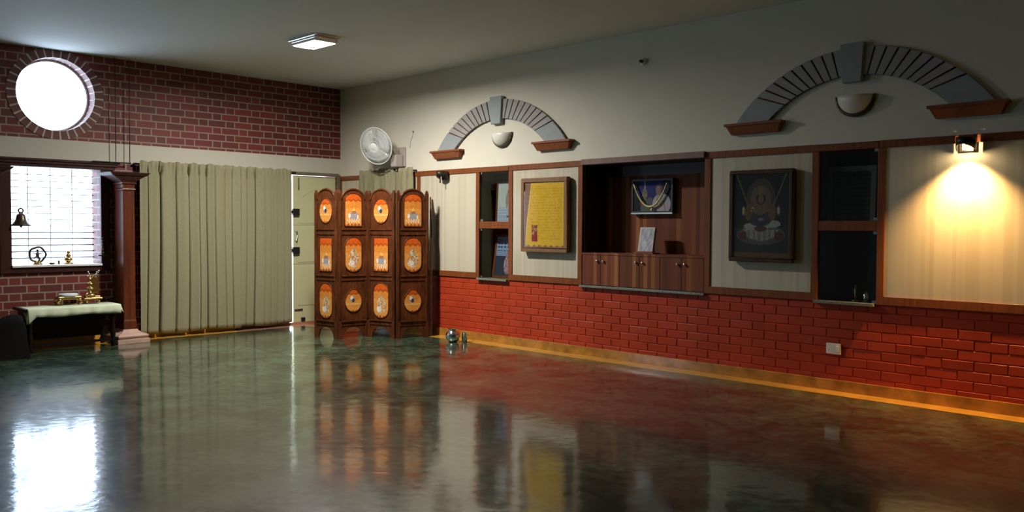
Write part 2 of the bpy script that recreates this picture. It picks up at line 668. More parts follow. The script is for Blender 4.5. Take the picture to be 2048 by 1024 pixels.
# right wall (plane Y = 0) with recesses for the cabinets
WD = 0.45
wr = MB()
wr.box(0, XE, 0, WD, 0, 0.72)
wr.box(0, XE, 0, WD, 2.0, ZC)
for a, b in ((0, 2.85), (3.33, 4.40), (5.85, 6.92), (7.40, XE)):
    wr.box(a, b, 0, WD, 0.72, 2.0)
for a, b in ((2.85, 3.33), (4.40, 5.85), (6.92, 7.40)):
    wr.box(a, b, 0.40, WD, 0.72, 2.0)
wall_r = struct(wr, 'wall_right', cream)

# brick facing of the lower right wall: painted bricks in relief
bf = MB()
bh, bl, gp = 0.0747, 0.222, 0.004
x_start, x_stop = 0.0, 9.6
bf.box(x_start, x_stop, -0.004, 0.0, 0.06, 0.722)
for row in range(9):
    z0 = 0.06 + row * bh
    x = x_start - (bl / 2 if row % 2 else 0) + 0.01
    while x < x_stop:
        xa, xb = max(x, x_start), min(x + bl - gp, x_stop)
        if xb - xa > 0.02:
            z1 = min(z0 + bh - gp, 0.722)
            e, d = 0.004, 0.0085 + 0.002 * rnd(row, x)
            s_ = 0.004 * (rnd(row, x, 3) - .5)
            v = [(xa, -0.004, z0), (xb, -0.004, z0), (xb, -0.004, z1), (xa, -0.004, z1),
                 (xa + e, -d, z0 + e), (xb - e, -d, z0 + e), (xb - e, -d - s_, z1 - e * 1.3), (xa + e, -d - s_, z1 - e * 1.3)]
            bf.add(v, [(4, 5, 6, 7), (0, 1, 5, 4), (1, 2, 6, 5), (2, 3, 7, 6), (3, 0, 4, 7)])
        x += bl
bf.build('brick_facing', red_m, wall_r)

struct(MB().box(XE, XE + 0.2, YB, 0.5, 0, ZC), 'wall_end', shell_m)
struct(MB().box(-0.3, XE, YB - 0.2, YB, 0, ZC), 'wall_back', shell_m)
w3 = struct_empty('fill_window', (0, -7.90, 0), PI / 2)  # unseen window, added to bring fill daylight onto the ceiling
m = MB()
m.box(-0.95, -0.85, -0.035, 0.0, 0.50, 2.02).box(0.85, 0.95, -0.035, 0.0, 0.50, 2.02)
m.box(-0.85, 0.85, -0.035, 0.0, 0.50, 0.60).box(-0.85, 0.85, -0.035, 0.0, 1.93, 2.02)
for x in (-0.4, 0.4):
    m.box(x - 0.02, x + 0.02, 0.10, 0.14, 0.60, 1.93)
m.build('window_frame', dark_w, w3)
MB().box(-0.85, 0.85, 0.228, 0.232, 0.60, 1.93).build('pane', glass_w, w3)

# skirting and floor border
sk = MB()
sk.box(0.0, XE, -0.022, 0.0, 0, 0.092)
struct(sk, 'baseboard_right', skirt_m, bevel=0.003)
sk = MB()
sk.box(0.0, 0.018, -9.5, -1.56, 0, 0.092)
struct(sk, 'baseboard_left', border_m, bevel=0.003)
bd = MB()
bd.box(1.22, XE, -0.20, -0.022, 0, 0.0025)
bd.box(0.018, 0.20, -9.5, -1.6, 0, 0.0025)
struct(bd, 'trim_1', border_m)
struct(MB().box(0.0, 1.22, -0.72, -0.022, 0, 0.003).box(0.0, 0.2, -1.6, -0.72, 0, 0.003), 'trim_2', thresh_m)

# ------------------------------------------------------------------ round window
w2 = struct_empty('window_2', (0, RC, RZ), PI / 2)
rg = MB()
nb = 34
for i in range(nb):
    a0 = 2 * PI * i / nb
    am = a0 + 2 * PI / nb * 0.80
    a1 = a0 + 2 * PI / nb
    for (s0, s1, mi, pr) in ((a0, am, 0, 0.0), (am, a1, 1, 0.001)):
        for ri, ro in ((RR, 0.488),):
            def rad(a):
                s_ = math.sin(a)
                lim = (ZC - 0.002 - RZ) / s_ if s_ > 0.05 else (RZ - 2.242) / -s_ if s_ < -0.05 else 9
                return min(ro, lim)
            q = []
            for a in (s0, s1):
                q.append((ri * math.cos(a), ri * math.sin(a)))
            for a in (s1, s0):
                q.append((rad(a) * math.cos(a), rad(a) * math.sin(a)))
            y0_, y1_ = -0.007 - pr, 0.25
            vs = [(x, y0_, z) for x, z in q] + [(x * .998, y1_, z * .998) for x, z in q[:2]] + [(x, 0.0, z) for x, z in q[2:]]
            rg.add(vs, [(0, 1, 2, 3), (0, 4, 5, 1), (2, 6, 7, 3)], mi)
rg.build('brick_surround', [ring_b, mortar], w2)
MB().lathe([(0, 0.19), (0.395, 0.19), (0.395, 0.194), (0, 0.194)], 48, axis='y', smooth=False).build('pane', glass_w, w2)
MB().lathe([(0.395, 0.17), (0.372, 0.17), (0.372, 0.21), (0.395, 0.21), (0.395, 0.17)], 48, axis='y').build('window_frame', white_p, w2)

# ------------------------------------------------------------------ rectangular window (local x = along wall, -y = into the room)
w1 = struct_empty('window_1', (0, -3.64, 0), PI / 2)
fr = MB()
fr.box(-0.56, -0.45, -0.035, 0.0, 0.80, 2.02)
fr.box(0.45, 0.545, -0.035, 0.0, 0.80, 2.0)
fr.box(-0.45, 0.45, -0.035, 0.0, 0.80, 0.86)
fr.box(-0.56, 0.60, -0.045, 0.0, 1.93, 1.965)
fr.box(-0.56, 0.63, -0.060, 0.0, 1.965, 1.995)
fr.box(-0.56, 0.65, -0.075, 0.0, 1.995, 2.02)
fr.build('window_frame', dark_w, w1, bevel=0.004)
MB().box(-0.452, 0.452, -0.06, 0.24, 0.86, 0.882).build('window_sill', white_p, w1, bevel=0.003)
gr = MB()
for k in range(14):
    z = 0.95 + k * 0.07
    gr.tube([(-0.45, 0.21, z), (0.45, 0.21, z)], 0.009 if z < 1.3 else 0.005, 6)
for x in (-0.225, 0.0, 0.225):
    gr.box(x - 0.004, x + 0.004, 0.205, 0.215, 0.882, 1.93)
gr.build('window_grille', plain('pale_blue_grille_paint', (0.40, 0.46, 0.50), 0.5), w1)
MB().box(-0.45, 0.45, 0.228, 0.232, 0.882, 1.93).build('pane', glass_w, w1)

# ------------------------------------------------------------------ double door
d1 = struct_empty('door_1', (0, 0, 0), PI / 2)   # local x = world y, local y = -world x
fr = MB()
fr.box(-1.53, -0.04, -0.03, 0.06, 1.995, 2.035)
fr.box(-0.066, -0.02, -0.03, 0.06, 0.0, 1.995)
fr.box(-1.54, -1.495, -0.03, 0.06, 0.0, 1.995)
fr.build('door_frame', olive, d1, bevel=0.003)
lf = MB()
lf.box(-0.731, -0.072, 0.015, 0.05, 0.03, 1.985)
for z0_, z1_ in ((0.25, 0.78), (0.83, 1.30), (1.35, 1.86)):
    lf.box(-0.66, -0.16, 0.010, 0.015, z0_, z1_)
leaf = lf.build('door_leaf', door_m, d1, bevel=0.003)
gv = MB()
for z in (0.81, 1.33):
    gv.box(-0.745, -0.10, 0.0125, 0.0152, z - 0.003, z + 0.003)
for s_ in (-1, 1):
    gv.add([(-0.41, 0.0085, 1.80), (-0.41 + s_ * 0.19, 0.0085, 1.70), (-0.41 + s_ * 0.19, 0.0085, 1.706), (-0.41, 0.0085, 1.806)], [(0, 1, 2, 3)])
gv.build('groove_shade', door_g, leaf)
for z in (1.50, 0.99):
    k = MB().box(-0.755, -0.655, -0.03, 0.012, z - 0.045, z + 0.045)
    k.box(-0.775, -0.755, -0.015, 0.01, z - 0.02, z + 0.02)
    k.build('door_lock', black, leaf, bevel=0.006)
MB().tube([(-0.70, 0.012, 1.12), (-0.70, -0.03, 1.13), (-0.695, -0.04, 1.19), (-0.70, -0.03, 1.25), (-0.70, 0.012, 1.26)], 0.007).build('door_handle', chrome, leaf)
MB().tube([(-0.655, 0.0, 1.80), (-0.655, 0.0, 1.96)], 0.010).build('top_bolt', olive, leaf)
MB().tube([(-0.72, 0.0, 0.20), (-0.60, 0.0, 0.20)], 0.008).build('bottom_bolt', bronze, leaf)
MB().box(-0.62, -0.57, -0.02, 0.015, 0.045, 0.09).build('door_stopper', black, leaf, bevel=0.005)
MB().box(-1.49, -0.785, 0.015, 0.05, 0.03, 1.985).build('door_leaf', door_m, d1, bevel=0.003)
MB().box(-1.50, -0.07, 0.0, 0.25, 0.0, 0.03).build('door_sill', thresh_m, d1)


# ------------------------------------------------------------------ right wall panelling
def rframe(x0, x1, z0=0.722, z1=2.0, wv=0.058, y0=-0.024, left=True, right=True):
    m = MB()
    m.box(x0, x1, y0, 0.0, z1 - 0.06, z1)
    m.box(x0, x1, y0, 0.0, z0, z0 + 0.066)
    if left:
        m.box(x0, x0 + wv, y0, 0.0, z0 + 0.066, z1 - 0.06)
    if right:
        m.box(x1 - wv, x1, y0, 0.0, z0 + 0.066, z1 - 0.06)
    return m


def panel(x0, x1, label, y_board=-0.012, left=True, right=True, z0=0.722):
    t_ = thing('wall_panel', label, 'wall panel', (x0, 0, z0), 0, 'cream wall panels')
    dx = x1 - x0
    m = rframe(0, dx, 0.0, 2.0 - z0, left=left, right=right)
    m.build('panel_frame', frame_w, t_, bevel=0.004)
    MB().box(0.01, dx - 0.01, y_board, 0.0, 0.01, 1.99 - z0).build('panel_board', cream_l, t_)
    return t_


panel(0.0, 1.77 - 0.05, 'cream panel with dark wooden rail in the corner behind the folding screen', right=False)
panel(1.712, 2.85, 'cream striped wall panel beside the folding screen, with the small unlit sconce')
panel(3.33, 4.40, 'cream striped wall panel carrying the framed yellow cloth')
panel(5.85, 6.92, 'dim cream striped wall panel carrying the dark deity picture')
panel(7.40, 9.05, 'cream striped wall panel glowing under the lit halogen sconce')


def glass_cabinet(x0, label, clip_right):
    t_ = thing('glass_cabinet', label, 'cabinet', (x0, 0, 0.722), 0, 'narrow glass wall cabinets')
    W_ = 0.48
    m = MB()
    m.box(0.0, W_, 0.30, 0.32, 0.0, 1.278)
    m.box(0.0, 0.006, -0.0, 0.30, 0.0, 1.278)
    m.box(W_ - 0.006, W_, -0.0, 0.30, 0.0, 1.278)
    m.box(0.0, W_, 0.0, 0.30, 1.27, 1.278)
    m.build('cabinet_lining', dark_in, t_)
    MB().box(0.0, W_, -0.03, 0.30, 1.22, 1.27).build('top_rail', frame_w, t_, bevel=0.003)
    MB().box(0.006, W_ - 0.006, 0.006, 0.30, 0.575, 0.60).box(0.0, W_, -0.020, 0.006, 0.575, 0.655).build('shelf', frame_w, t_, bevel=0.003)
    MB().box(-0.02, W_ - 0.01, -0.05, 0.30, -0.015, 0.008).build('ledge', ledge_m, t_, bevel=0.002)
    for z0_, z1_ in ((0.010, 0.572), (0.658, 1.218)):
        g = MB().box(0.008, W_ - 0.008, -0.004, 0.0, z0_, z1_).build('glass_door', glass_c, t_)
        cx0 = W_ - 0.034 if clip_right else 0.004
        for za in (z1_ - 0.022, z0_):
            MB().box(cx0, cx0 + 0.030, -0.010, 0.004, za, za + 0.022).build('hinge_clip', chrome, g)
    return t_


glass_cabinet(2.85, 'narrow glass-fronted wall cabinet left of the framed yellow cloth', 0)
glass_cabinet(6.92, 'dark glass-fronted wall cabinet between the deity picture and the lit sconce panel', 1)

# display niche with cupboard
nc = thing('display_niche', 'wide brown laminate display niche with cupboards below, holding the garlanded photo', 'niche', (4.40, 0, 0.722), 0)
NW = 1.45
m = MB()
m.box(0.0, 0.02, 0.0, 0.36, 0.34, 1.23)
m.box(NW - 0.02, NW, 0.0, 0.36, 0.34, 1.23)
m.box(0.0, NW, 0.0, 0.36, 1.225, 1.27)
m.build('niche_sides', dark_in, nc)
m = MB().box(0.02, NW - 0.02, 0.35, 0.37, 0.33, 1.12)
m.build('back_panel', niche_l, nc)
MB().box(0.02, NW - 0.02, 0.35, 0.37, 1.12, 1.225).build('back_panel', dark_in, nc)  # dark strip coloured in for the shaded recess above the panel
MB().box(-0.0, NW + 0.0, -0.05, 0.36, 1.228, 1.285).build('lintel', niche_top, nc, bevel=0.003)
MB().box(0.0, NW, -0.024, 0.37, 0.315, 0.336).build('counter', niche_l, nc, bevel=0.002)
MB().box(0.0, NW, 0.0, 0.36, 0.0, 0.315).build('cupboard_body', dark_in, nc)
MB().box(-0.02, NW + 0.01, -0.045, 0.36, -0.018, 0.004).build('ledge', ledge_m, nc, bevel=0.002)
for k in range(6):
    x0 = 0.004 + k * (NW - 0.008) / 6
    d = MB().box(x0 + 0.002, x0 + (NW - 0.008) / 6 - 0.002, -0.020, -0.001, 0.010, 0.312).build('cupboard_door', niche_l, nc, bevel=0.002)
    kx = x0 + (NW - 0.008) / 6 - 0.04 if k % 2 == 0 else x0 + 0.04
    MB().lathe([(0.0, -0.043), (0.010, -0.041), (0.013, -0.034), (0.008, -0.026), (0.006, -0.020)], 14, c=(kx, 0, 0.255), axis='y').build('knob', chrome, d)


# ------------------------------------------------------------------ arches
def arch(cx, label):
    t_ = thing('wall_arch', label, 'arch', (cx, 0, 2.13), 0, 'relief arches')
    # outer circle radius 1.28 through z 2.74 ; inner radius 0.99 through 2.53  (local z = world - 2.13)
    Ro, zo = 1.28, 2.745 - 1.28 - 2.13
    Ri, zi = 1.02, 2.53 - 1.02 - 2.13
    zb = 0.095
    ao = math.asin((zb - zo) / Ro)           # elevation where outer meets corbel top
    ai = math.asin((zb - zi) / Ri)

    def P(side, tt):
        """tt 0 at the corbel, 1 at the crown"""
        a = ao + (PI / 2 - ao) * tt
        b = ai + (PI / 2 - ai) * tt
        return (side * Ro * math.cos(a), zo + Ro * math.sin(a)), (side * Ri * math.cos(b), zi + Ri * math.sin(b))
    back = MB()
    spr = MB()
    for s_ in (-1, 1):
        t0, nv = 0.235, 9
        vou = MB()
        for k in range(24):
            (a, b), (c, d) = P(s_, k / 24), P(s_, (k + 1) / 24)
            back.add([(a[0], -0.018, a[1]), (b[0], -0.018, b[1]), (d[0], -0.018, d[1]), (c[0], -0.018, c[1]),
                      (a[0], 0, a[1]), (b[0], 0, b[1]), (d[0], 0, d[1]), (c[0], 0, c[1])],
                     [(0, 1, 2, 3), (0, 3, 7, 4), (1, 5, 6, 2)])
        stp = (1 - 0.075 - t0) / nv
        for k in range(nv):
            ta, tb = t0 + k * stp + stp * 0.2, t0 + (k + 1) * stp
            (a, b), (m1, m2), (c, d) = P(s_, ta), P(s_, (ta + tb) / 2), P(s_, tb)
            vou.prism_y([a, m1, c, d, m2, b], -0.034, 0.0)
        vou.build('arch_stones', grey_b, t_)
        pts_o = [P(s_, t0 * k / 4)[0] for k in range(5)]
        pts_i = [P(s_, t0 * k / 4)[1] for k in range(5)]
        sp_ = MB().prism_y(pts_o + pts_i[::-1], -0.036, 0.0)
        sp_.build('springer', keys_m, t_)
        cb = MB()
        xa, xb = sorted((s_ * 0.58, s_ * 1.12))
        cb.box(xa, xb, -0.085, 0, 0.072, 0.095)
        xa2, xb2 = xa + 0.015, xb - 0.015
        cb.add([(xa2, -0.075, 0.072), (xb2, -0.075, 0.072), (xb2, 0, 0.072), (xa2, 0, 0.072),
                (xa2 + 0.035, -0.045, 0.0), (xb2 - 0.035, -0.045, 0.0), (xb2 - 0.035, 0, 0.0), (xa2 + 0.035, 0, 0.0)],
               [(0, 1, 2, 3), (4, 7, 6, 5), (0, 4, 5, 1), (1, 5, 6, 2), (3, 2, 6, 7), (0, 3, 7, 4)])
        cb.build('corbel', corb_m, t_, bevel=0.002)
    back.build('arch_joints', maroon, t_)
    MB().prism_y([(-0.075, 0.34), (0.075, 0.34), (0.095, 0.645), (-0.095, 0.645)], -0.06, 0.0).build('keystone', keys_m, t_, bevel=0.004)
    return t_


arch(3.15, 'pale grey relief arch of wedge stones above the framed yellow cloth')
arch(7.19, 'dark shadowed grey relief arch above the deity picture and lit sconce')


def bowl_light(cx, label):
    t_ = thing('bowl_uplighter', label, 'wall lamp', (cx, 0, 2.22), 0, 'bowl uplighters')
    m = MB()
    prof = []
    for k in range(9):
        a = PI / 2 * k / 8
        prof.append((0.145 * math.sin(a), 0.145 - 0.145 * math.cos(a)))
    vs, fs = [], []
    for j, (r, z) in enumerate(prof):
        for i in range(17):
            a = PI + PI * i / 16
            vs.append((r * math.cos(a), r * math.sin(a) * 0.72, z))
    for j in range(8):
        for i in range(16):
            fs.append((j * 17 + i, j * 17 + i + 1, (j + 1) * 17 + i + 1, (j + 1) * 17 + i))
    m.add(vs, fs, 0, True)
    m.build('bowl', plastic_w, t_, solid=0.004)
    rim = MB()
    pts = [(0.152 * math.cos(PI + PI * k / 18), -0.012, 0.148 + 0.152 * math.sin(PI + PI * k / 18)) for k in range(19)]
    rim.tube(pts, [0.011 + 0.007 * math.sin(PI * k / 18) for k in range(19)], 8)
    rim.build('rim', bronze, t_)
    return t_


bowl_light(3.21, 'small cream half-bowl uplighter inside the left grey arch')
bowl_light(7.205, 'small half-bowl uplighter in shadow inside the right grey arch')


# ------------------------------------------------------------------ halogen sconces
def sconce(cx, z, label, lit):
    t_ = thing('halogen_sconce', label, 'wall lamp', (cx, 0, z), 0, 'halogen sconces')
    MB().box(-0.05, 0.05, -0.045, -0.032, -0.03, 0.07).build('back_plate', darkfix, t_, bevel=0.003)
    m = MB()
    n_ = 18
    vs, fs = [], []
    for k in range(n_ + 1):
        a = PI * k / n_
        x = -0.066 * math.cos(a)
        y = -0.045 - 0.115 * math.sin(a)
        zb = -0.028 + 0.045 * math.sin(a)
        vs += [(x, y, zb), (x, y, 0.07)]
    for k in range(n_):
        fs.append((2 * k, 2 * k + 2, 2 * k + 3, 2 * k + 1))
    m.add(vs, fs, 0, True)
    m.add([(-0.066 * math.cos(PI * k / n_), -0.045 - 0.115 * math.sin(PI * k / n_), 0.07) for k in range(n_ + 1)],
          [tuple(range(n_ + 1))])
    m.build('lamp_shade', darkfix, t_, solid=0.003)
    MB().tube([(0, -0.11, 0.066), (0, -0.11, 0.02)], 0.013, 10).build('lamp_holder', steel, t_)
    if lit:
        MB().tube([(0, -0.11, 0.02), (0, -0.11, -0.022)], [0.007, 0.007], 10).build('bulb', bulb_e, t_)
        l = bpy.data.lights.new('sconce_light', 'SPOT')
        l.energy = SCONCE_POWER
        l.color = SCONCE_COLOR
        l.spot_size = math.radians(112)
        l.spot_blend = 1.0
        l.shadow_soft_size = 0.018
        o = bpy.data.objects.new('sconce_light', l)
        COL.objects.link(o)
        o.parent = t_
        o.location = (0, -0.125, -0.035)
        o.rotation_euler = (math.radians(4), 0, 0)
    else:
        MB().tube([(0, -0.11, 0.02), (0, -0.11, -0.07)], 0.008, 10).build('bulb', bronze, t_)
    return t_


sconce(2.26, 1.905, 'small unlit dark halogen sconce on the cream panel near the screen', False)
sconce(8.04, 1.905, 'lit halogen sconce throwing warm light down the right cream panel', True)

# ceiling lamp
cl = thing('ceiling_lamp', 'lit square frosted lamp on the ceiling', 'ceiling lamp', (2.53, -2.0, ZC), 0)
MB().box(-0.26, 0.26, -0.14, 0.14, -0.014, 0.0).box(-0.215, 0.215, -0.13, 0.13, -0.034, -0.014).box(-0.215, -0.205, -0.13, 0.13, -0.062, -0.034).box(0.205, 0.215, -0.13, 0.13, -0.062, -0.034).box(-0.205, 0.205, -0.13, -0.122, -0.062, -0.034).box(-0.205, 0.205, 0.122, 0.13, -0.062, -0.034).build('plate_and_light_rim', chrome, cl, bevel=0.003)  # plate plus a rim added to cut lamp light on the upper walls
m = MB()
pr = []
for k in range(6):
    a = PI / 2 * k / 5
    pr.append((math.cos(a), -0.034 - 0.012 * math.sin(a)))
vs, fs = [], []
n_ = 32
for (r, z) in pr[:-1] + [(0.12, pr[-1][1])]:
    for i in range(n_):
        a = 2 * PI * i / n_
        c_, s_ = math.cos(a), math.sin(a)
        q = (abs(c_) ** 5 + abs(s_) ** 5) ** (-1 / 5)
        sc = 0.35 + 0.65 * r
        vs.append((0.20 * c_ * q * sc, 0.115 * s_ * q * sc, z))
for j in range(len(pr) - 1):
    for i in range(n_):
        fs.append((j * n_ + i, j * n_ + (i + 1) % n_, (j + 1) * n_ + (i + 1) % n_, (j + 1) * n_ + i))
fs.append(tuple((len(pr) - 1) * n_ + i for i in range(n_)))
m.add(vs, fs, 0, True)
m.build('diffuser', lamp_e, cl)

# small holder and cable clip high on the right wall
h = thing('lamp_holder', 'tiny dark empty lamp holder high on the wall near the ceiling edge', 'lamp holder', (5.14, 0, 2.905), 0)
MB().lathe([(0.0, -0.03), (0.03, -0.028), (0.035, 0.0)], 16, axis='y').build('base', plastic_w, h)
MB().lathe([(0.0, -0.06), (0.014, -0.06), (0.016, -0.028)], 12, axis='y').build('socket', black, h)

# ------------------------------------------------------------------ pictures on the right wall
def hframe(m, w_, h_, b, y0, y1):
    m.box(-w_ / 2, w_ / 2, y0, y1, 0, b)
    m.box(-w_ / 2, w_ / 2, y0, y1, h_ - b, h_)
    m.box(-w_ / 2, -w_ / 2 + b, y0, y1, b, h_ - b)
    m.box(w_ / 2 - b, w_ / 2, y0, y1, b, h_ - b)
    return m


# framed yellow cloth
yc = thing('framed_cloth', 'yellow printed cloth with a small red stamp in a deep wooden frame behind glass', 'picture', (3.915, -0.032, 1.05), 0)
MB().box(-0.32, 0.32, -0.012, 0.018, 0.01, 0.78).build('backing', dark_in, yc)
hframe(MB(), 0.66, 0.79, 0.042, -0.055, -0.0).build('frame', wood('greyish_brown_frame', (0.18, 0.095, 0.05), (0.28, 0.15, 0.08), 0.5, coat=0.0), yc, bevel=0.004)
MB().box(-0.285, 0.285, -0.051, -0.049, 0.045, 0.745).build('glass', glass_f, yc)


def cloth_fn(u, v):
    e = 0.93 + 0.0 * v
    left = -0.80 - 0.14 * math.cos((v - 0.1) * 3.0)
    if v < 0.03 + 0.014 * math.sin(u * 22) or u < left:
        return (0.30, 0.17, 0.10)
    c = (0.80, 0.50, 0.045)
    if (u - left) < 0.05:
        c = (0.75, 0.60, 0.25)  # paler left edge paints in the reflection on the glass
    if -0.62 < u < -0.32 and 0.09 < v < 0.34:
        c = (0.30, 0.03, 0.03) if v < 0.2 or rnd(int(u * 40), int(v * 40)) > .5 else (0.45, 0.30, 0.12)
    else:
        n_ = rnd(int(u * 14), int(v * 30))
        if 0.12 < v < 0.93 and -0.7 < u < 0.85 and (v * 24) % 1 < 0.5 and rnd(int(u * 30), int(v * 24)) > 0.45:
            c = (c[0] * 0.86, c[1] * 0.80, c[2] * 0.7)
        c = tuple(q * (0.94 + 0.1 * n_) for q in c)
    return c


make_painting('cloth', 0.578, 0.71, cloth_fn, 80, 96, paint_c, yc, (0, -0.040, 0.045))

# deity picture (generic seated figure over a pale lotus)
dp = thing('deity_picture', 'dark glazed picture of a seated haloed figure on a pale lotus, in a deep frame', 'picture', (6.43, -0.032, 1.025), 0)
MB().box(-0.28, 0.28, -0.012, 0.018, 0.01, 0.785).build('backing', dark_in, dp)
hframe(MB(), 0.59, 0.79, 0.034, -0.05, 0.0).build('frame', wood('dark_antique_frame', (0.035, 0.017, 0.009), (0.09, 0.042, 0.018), 0.5, coat=0.0), dp, bevel=0.006)
MB().box(-0.262, 0.262, -0.047, -0.045, 0.034, 0.756).build('glass', glass_f, dp)


def deity_fn(u, v):
    c = (0.010, 0.009, 0.009)
    if ell(u, v, 0, 0.72, 0.5, 0.22):
        c = (0.075, 0.055, 0.040)
    if ell(u, v, 0, 0.70, 0.36, 0.16):
        c = (0.15, 0.115, 0.08)
    if v < 0.36:
        c = (0.022, 0.021, 0.022)
    if ell(u, v, 0, 0.27, 0.86, 0.12):
        c = (0.10, 0.085, 0.08)
        if ell(u, v, 0, 0.33, 0.62, 0.13) and v < 0.34:
            c = (0.33, 0.31, 0.26) if math.sin(u * 34) > -0.2 else (0.20, 0.18, 0.15)
    if abs(u) > 0.5 and ell(u, v, math.copysign(0.6, u), 0.26, 0.22, 0.05):
        c = (0.09, 0.025, 0.02)
    for sx, cy in ((-0.32, 0.37), (0.42, 0.40), (0.15, 0.39)):
        if ell(u, v, sx, cy, 0.28, 0.045):
            c = (0.36, 0.36, 0.33)
    if ell(u, v, 0.0, 0.345, 0.22, 0.035):
        c = (0.11, 0.028, 0.018)
    if ell(u, v, -0.02, 0.47, 0.42, 0.10):
        c = (0.040, 0.040, 0.055)
    if ell(u, v, -0.02, 0.58, 0.28, 0.07):
        c = (0.17, 0.12, 0.06)
    for sx in (-1, 1):
        if ell(u, v, sx * 0.42 - .02, 0.54, 0.13, 0.10):
            c = (0.17, 0.085, 0.03)
        if ell(u, v, sx * 0.62, 0.56, 0.05, 0.05):
            c = (0.45, 0.34, 0.20)
        if ell(u, v, sx * 0.30, 0.60, 0.10, 0.07):
            c = (0.16, 0.09, 0.05)
    if ell(u, v, -0.28, 0.57, 0.06, 0.03) and rnd(int(u * 40), int(v * 60)) > .5:
        c = (0.75, 0.62, 0.40)
    if ell(u, v, 0, 0.70, 0.17, 0.07):
        c = (0.03, 0.02, 0.015)
    if ell(u, v, 0, 0.695, 0.10, 0.05):
        c = (0.20, 0.13, 0.085)
    if ell(u, v, 0, 0.79, 0.10, 0.07):
        c = (0.20, 0.13, 0.07)
    if ell(u, v, 0, 0.455, 0.10, 0.02):
        c = (0.24, 0.18, 0.15)
    if v < 0.06:
        c = (0.14, 0.07, 0.02)
    for sx in (-1, 1):
        if v > 0.62 and abs(abs(u) - (0.45 + (v - 0.62) * 1.15)) < 0.02 and u * sx > 0:
            c = (0.16, 0.14, 0.11)
    n_ = rnd(int(u * 30), int(v * 40))
    return tuple(q * (0.85 + 0.3 * n_) * 1.05 for q in c)


make_painting('print', 0.528, 0.715, deity_fn, 84, 116, paint_g, dp, (0, -0.036, 0.040))

# garlanded photograph in the niche
gp_ = thing('framed_photograph', 'black-framed photo of two people with a garland, hung high in the brown niche', 'picture', (5.035, 0.349, 1.46), 0)
hframe(MB(), 0.50, 0.345, 0.022, -0.055, -0.02).box(-0.24, 0.24, -0.02, 0.0, 0.01, 0.335).build('frame', black, gp_, bevel=0.003)
MB().box(-0.25, 0.25, -0.062, -0.02, -0.008, 0.006).build('bottom_moulding', silver_f, gp_)


def photo_fn(u, v):
    c = (0.02, 0.025, 0.15) if -0.75 < u < 0.55 else (0.012, 0.014, 0.022)
    if v < 0.45 and u < -0.2:
        c = (0.012, 0.010, 0.012)
    if -0.42 < u < -0.34 and v > 0.7:
        c = (0.28, 0.28, 0.25)
    # person in white on the right
    if ell(u, v, 0.50, 0.22, 0.48, 0.36):
        c = (0.42, 0.36, 0.42)
    if abs(u - 0.62 + (v - .3) * .25) < 0.02 and v < 0.5:
        c = (0.16, 0.14, 0.17)
    if ell(u, v, 0.44, 0.34, 0.24, 0.20):
        c = (0.42, 0.36, 0.30) if rnd(int(u * 26), int(v * 26)) > .35 else (0.22, 0.19, 0.12)
    if ell(u, v, 0.36, 0.72, 0.17, 0.19):
        c = (0.10, 0.08, 0.09)
    if ell(u, v, 0.33, 0.68, 0.13, 0.16):
        c = (0.24, 0.14, 0.12)
    # person on the left with flowers
    if ell(u, v, -0.28, 0.10, 0.34, 0.30):
        c = (0.10, 0.12, 0.10)
    if ell(u, v, -0.40, 0.55, 0.14, 0.20):
        c = (0.26, 0.24, 0.12) if rnd(int(u * 30), int(v * 30)) > .4 else (0.12, 0.12, 0.06)
    if ell(u, v, -0.12, 0.36, 0.16, 0.10):
        c = (0.10, 0.10, 0.13)
    if ell(u, v, -0.55, 0.27, 0.12, 0.07):
        c = (0.18, 0.04, 0.015)
    return c


make_painting('print', 0.456, 0.30, photo_fn, 76, 50, paint_g, gp_, (0, -0.048, 0.022))
ga = thing('garland', 'pale yellow garland draped across the black-framed photo in the niche', 'garland', (5.035, 0.285, 1.46), 0)
m = MB()
pts = []
for k in range(25):
    u = -1 + 2 * k / 24
    pts.append((0.20 * u - 0.005, -0.012, 0.065 + 0.225 * abs(u) ** 2.1))
m.tube(pts, [0.007 + 0.0035 * (1 - abs(-1 + 2 * k / 24)) for k in range(25)], 8)
for k in range(0, 25):
    m.ball(pts[k], 0.0095, n=8)
m.build('flower_string', garl, ga)
MB().ball((0.02, -0.012, 0.035), 0.016, n=10).build('pendant', garl, ga)

# silver book on its stand
bk = thing('book_stand', 'low wooden book stand on the niche counter', 'book stand', (5.08, 0.16, 1.058), 0)
MB().box(-0.12, 0.12, -0.06, 0.05, 0.0, 0.012).box(-0.10, 0.10, -0.045, -0.035, 0.012, 0.026).build('base', frame_w, bk, bevel=0.003)
MB().prism_y([(-0.06, 0.012), (0.06, 0.012), (0.05, 0.17), (-0.05, 0.17)], 0.045, 0.055).build('back_rest', frame_w, bk)
b = thing('silver_book', 'upright pale silver-covered book standing on the niche counter', 'book', (5.08, 0.135, 1.072), 0)
bb = MB().box(-0.085, 0.085, 0.0, 0.03, 0.0, 0.245).build('pages', plain('page_edges', (0.55, 0.5, 0.4), 0.8), b, rot=(math.radians(-10), 0, 0))


